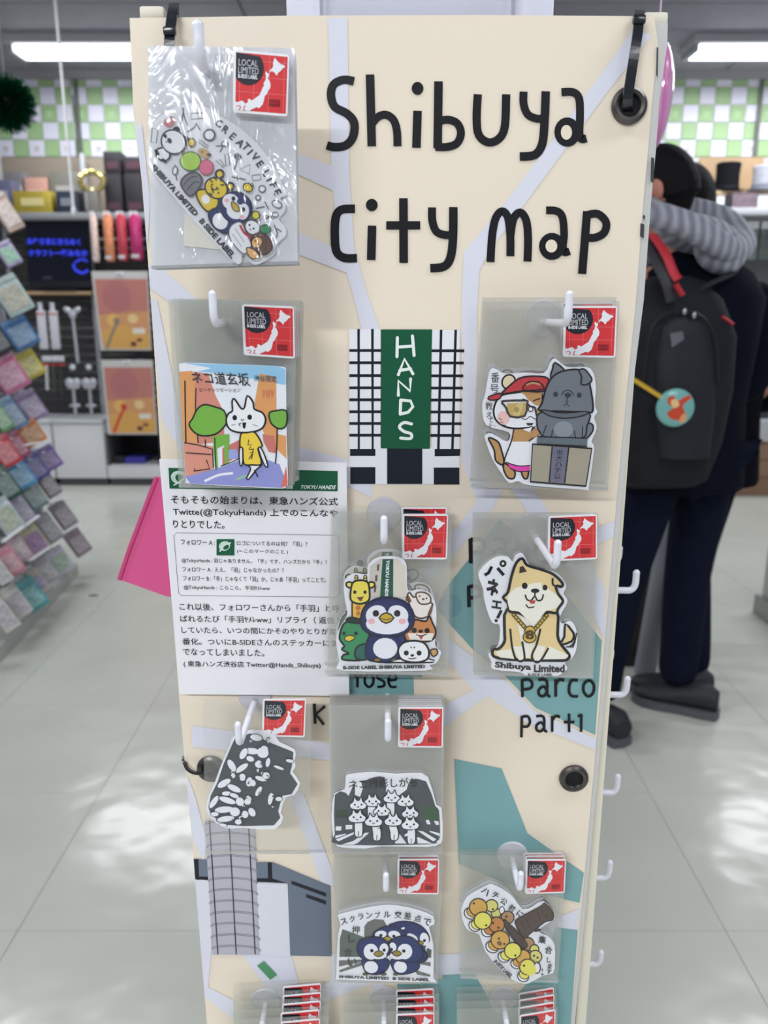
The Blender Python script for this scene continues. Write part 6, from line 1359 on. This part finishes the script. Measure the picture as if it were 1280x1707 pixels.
# hood: soft folded ring lying over the shoulders
hood_c = W(1158, 398, PY - .04)
rings = []
hb = [W(1083, 352, PY - .02), W(1105, 362, PY - .12), W(1150, 378, PY - .17), W(1195, 405, PY - .18), W(1225, 420, PY - .12), W(1238, 400, PY - .02), W(1205, 366, PY + .08), W(1150, 350, PY + .1), W(1100, 345, PY + .06)]
bm = bmesh.new(); tube_into(bm, cat_rom(hb, 4, True), .036, 14, 1.0, True)
bm_obj('hood', bm, hood_m, pa, True)
ellipsoid('hood_lining', W(1165, 394, PY - .04), (.13, .115, .055), hood_m, pa, Matrix.Rotation(.28, 3, 'Y'), 24)
ellipsoid('hood_drape', W(1200, 418, PY - .13), (.075, .045, .06), hood_m, pa, Matrix.Rotation(.5, 3, 'Y'), 24)
yA = math.atan2(-f.x, f.y)
shoe(pa, FL(1008, 1228) + Vector((0, .03, 0)), math.radians(22)); shoe(pa, FL(1146, 1190) + Vector((0, .02, 0)), math.radians(62))
# backpack
BPY = PY - .17
bp = root('backpack', W(1130, 640, BPY), 'large black backpack with red strap tabs worn by the person in the navy coat', 'backpack')
def prow(y, x0, x1, d0): 
    a = W(x0, y, BPY); b = W(x1, y, BPY); return (((a.x + b.x) / 2, BPY + .03, a.z), (b.x - a.x) / 2, d0, .10)
loft('pack_body', [prow(812, 1045, 1165, .05), prow(800, 1035, 1180, .085), prow(740, 1025, 1203, .105), prow(650, 1026, 1222, .11), prow(560, 1035, 1228, .11), prow(500, 1050, 1205, .10), prow(468, 1075, 1175, .07), prow(460, 1095, 1155, .03)], blackb, bp, 28, power=2.8)
loft('front_pocket', [prow(770, 1075, 1165, .05)[:1] + ((W(1165, 770, BPY).x - W(1075, 770, BPY).x) / 2, .05, .1)] + [((W(1125, y, BPY).x, BPY - .055, W(1125, y, BPY).z), w, d, .1) for y, w, d in ((755, .075, .045), (680, .088, .05), (600, .088, .05), (545, .07, .045), (520, .04, .03), (512, .015, .012))], mat((34, 35, 42), .6, noise=.15, nscale=20, spec=.3), bp, 24, power=2.6)
red = mat((196, 44, 58), .55)
tube('red_strap', cat_rom([W(1088, 392, PY - .16), W(1108, 420, PY - .24), W(1123, 455, PY - .27), W(1131, 466, PY - .28)], 4), .014, red, bp, 10, .45)
tube('shoulder_strap', cat_rom([W(1076, 395, PY - .13), W(1092, 430, PY - .23), W(1112, 470, PY - .27), W(1120, 500, PY - .26)], 4), .018, mat((52, 52, 58), .6), bp, 10, .45)
tube('red_strap', [W(1126, 474, PY - .285), W(1137, 492, PY - .285)], .014, red, bp, 8, .5)
tube('red_tab', [W(1202, 528, PY - .22), W(1219, 540, PY - .2)], .010, red, bp, 8, .5)
tube('shoulder_strap', cat_rom([W(1155, 490, PY - .2), W(1190, 470, PY - .2), W(1222, 455, PY - .12), W(1232, 430, PY - .02)], 4), .015, mat((34, 36, 46), .6), bp, 10, .45)
a = W(1128, 562, BPY - .12); slab('logo_patch', [(1117, 556), (1138, 552), (1140, 566), (1128, 574), (1120, 580)], BPY - .112, .004, mat((96, 98, 106), .4), bp)
for x in (1141, 1157): ellipsoid('zip_pull', W(x, 519 + (x - 1141) * .4, BPY - .105), (.006, .005, .009), mat((176, 178, 186), .3, metal=.8), bp, None, 10)
tube('zip_seam', cat_rom([W(1072, 640, BPY - .08), W(1082, 560, BPY - .10), W(1110, 522, BPY - .105), W(1160, 522, BPY - .10), W(1190, 560, BPY - .09), W(1196, 640, BPY - .08)], 4), .004, mat((16, 16, 20), .5), bp, 6)
tube('yellow_strap', [W(1030, 622, BPY - .06), W(1058, 634, BPY - .10), W(1102, 662, BPY - .118)], .013, mat((206, 168, 50), .55), bp, 8, .4)
bc_ = W(1126, 680, BPY - .125)
bm = bmesh.new(); bmesh.ops.create_cone(bm, cap_ends=True, segments=32, radius1=.052, radius2=.048, depth=.008, matrix=Matrix.Translation(bc_) @ Matrix.Rotation(math.pi / 2, 4, 'X')); bmesh.ops.bevel(bm, geom=bm.edges[:], offset=.001, segments=1, affect='EDGES')
bdg = bm_obj('round_badge', bm, mat((116, 176, 172), .3, coat=.5), bp, True); bdg['label'] = 'turquoise round badge with a red and cream pattern'
A = Art(BPY - .1295); A.f((206, 76, 50), [(1113, 664), (1122, 660), (1130, 668), (1146, 659), (1152, 664), (1138, 676), (1142, 690), (1134, 700), (1118, 698), (1112, 688), (1122, 680), (1114, 674)], 3); A.f((232, 196, 140), [(1118, 668), (1128, 666), (1132, 676), (1122, 680)], 3); A.f((226, 160, 110), [(1136, 692), (1144, 690), (1142, 702), (1132, 704)], 3); A.build('badge_print', bdg)

# --- second shopper just beyond, mostly hidden
QY = 2.98; QX = W(1172, 700, QY).x; HB = 1.62
fa = FL(1112, 1160)
def locq(p): return (p.x - QX, p.y - QY)
aq = locq(fa + Vector((.08, .02, 0))); LB = [(aq[0] * .5 - .02, aq[1] * .5), (aq[0], aq[1]), (.04, .03), (.03, .05)]
pb_, J2, f2, r2_, hc2 = person(QX, QY, HB, 0.0, 0, LB, 'person with longer black hair and dark coat standing beyond the one with the backpack')
hc2 = W(1146, 336, QY); head(pb_, hc2, Vector((0, 1, 0)), Vector((1, 0, 0)), HB, True)
tube('neck', [hc2 + Vector((0, 0, -.07)), Vector(J2(0, .03, .845)[:3])], .055, skin_c, pb_, 14)
trousers(pb_, J2, LB, HB)
coat(pb_, QX, QY, HB, 0.0, mat((11, 12, 22), .95, noise=.1, nscale=30, spec=.12), hem=.43, wide=1.12, J=J2)
shoe(pb_, fa + Vector((.05, .0, 0)), math.radians(75)); q_ = J2(.03, .05, 0); shoe(pb_, Vector((q_[0], q_[1], 0)), math.radians(8))
# slanted white leg and dark base of a stand between the shoppers' legs
st_ = root('easel_stand', FL(1080, 1128), 'slanted pale stand leg with dark fittings seen between the legs', 'stand')
g0 = FL(1074, 1124); tube('stand_leg', [g0 + Vector((0, 0, .004)), W(1108, 930, g0.y + .05), W(1135, 760, g0.y + .12)], .042, mat((150, 152, 158), .4), st_, 14, .4)
g1 = FL(1050, 1100); tube('dark_post', [g1 + Vector((0, 0, .004)), W(1078, 880, g1.y + .02), W(1085, 760, g1.y + .04)], .045, mat((44, 40, 42), .6), st_, 12, .5)
box('dark_base', (g1.x - .09, g1.y - .06, 0), (g1.x + .07, g1.y + .1, .03), mat((30, 30, 32), .6), st_, .005)
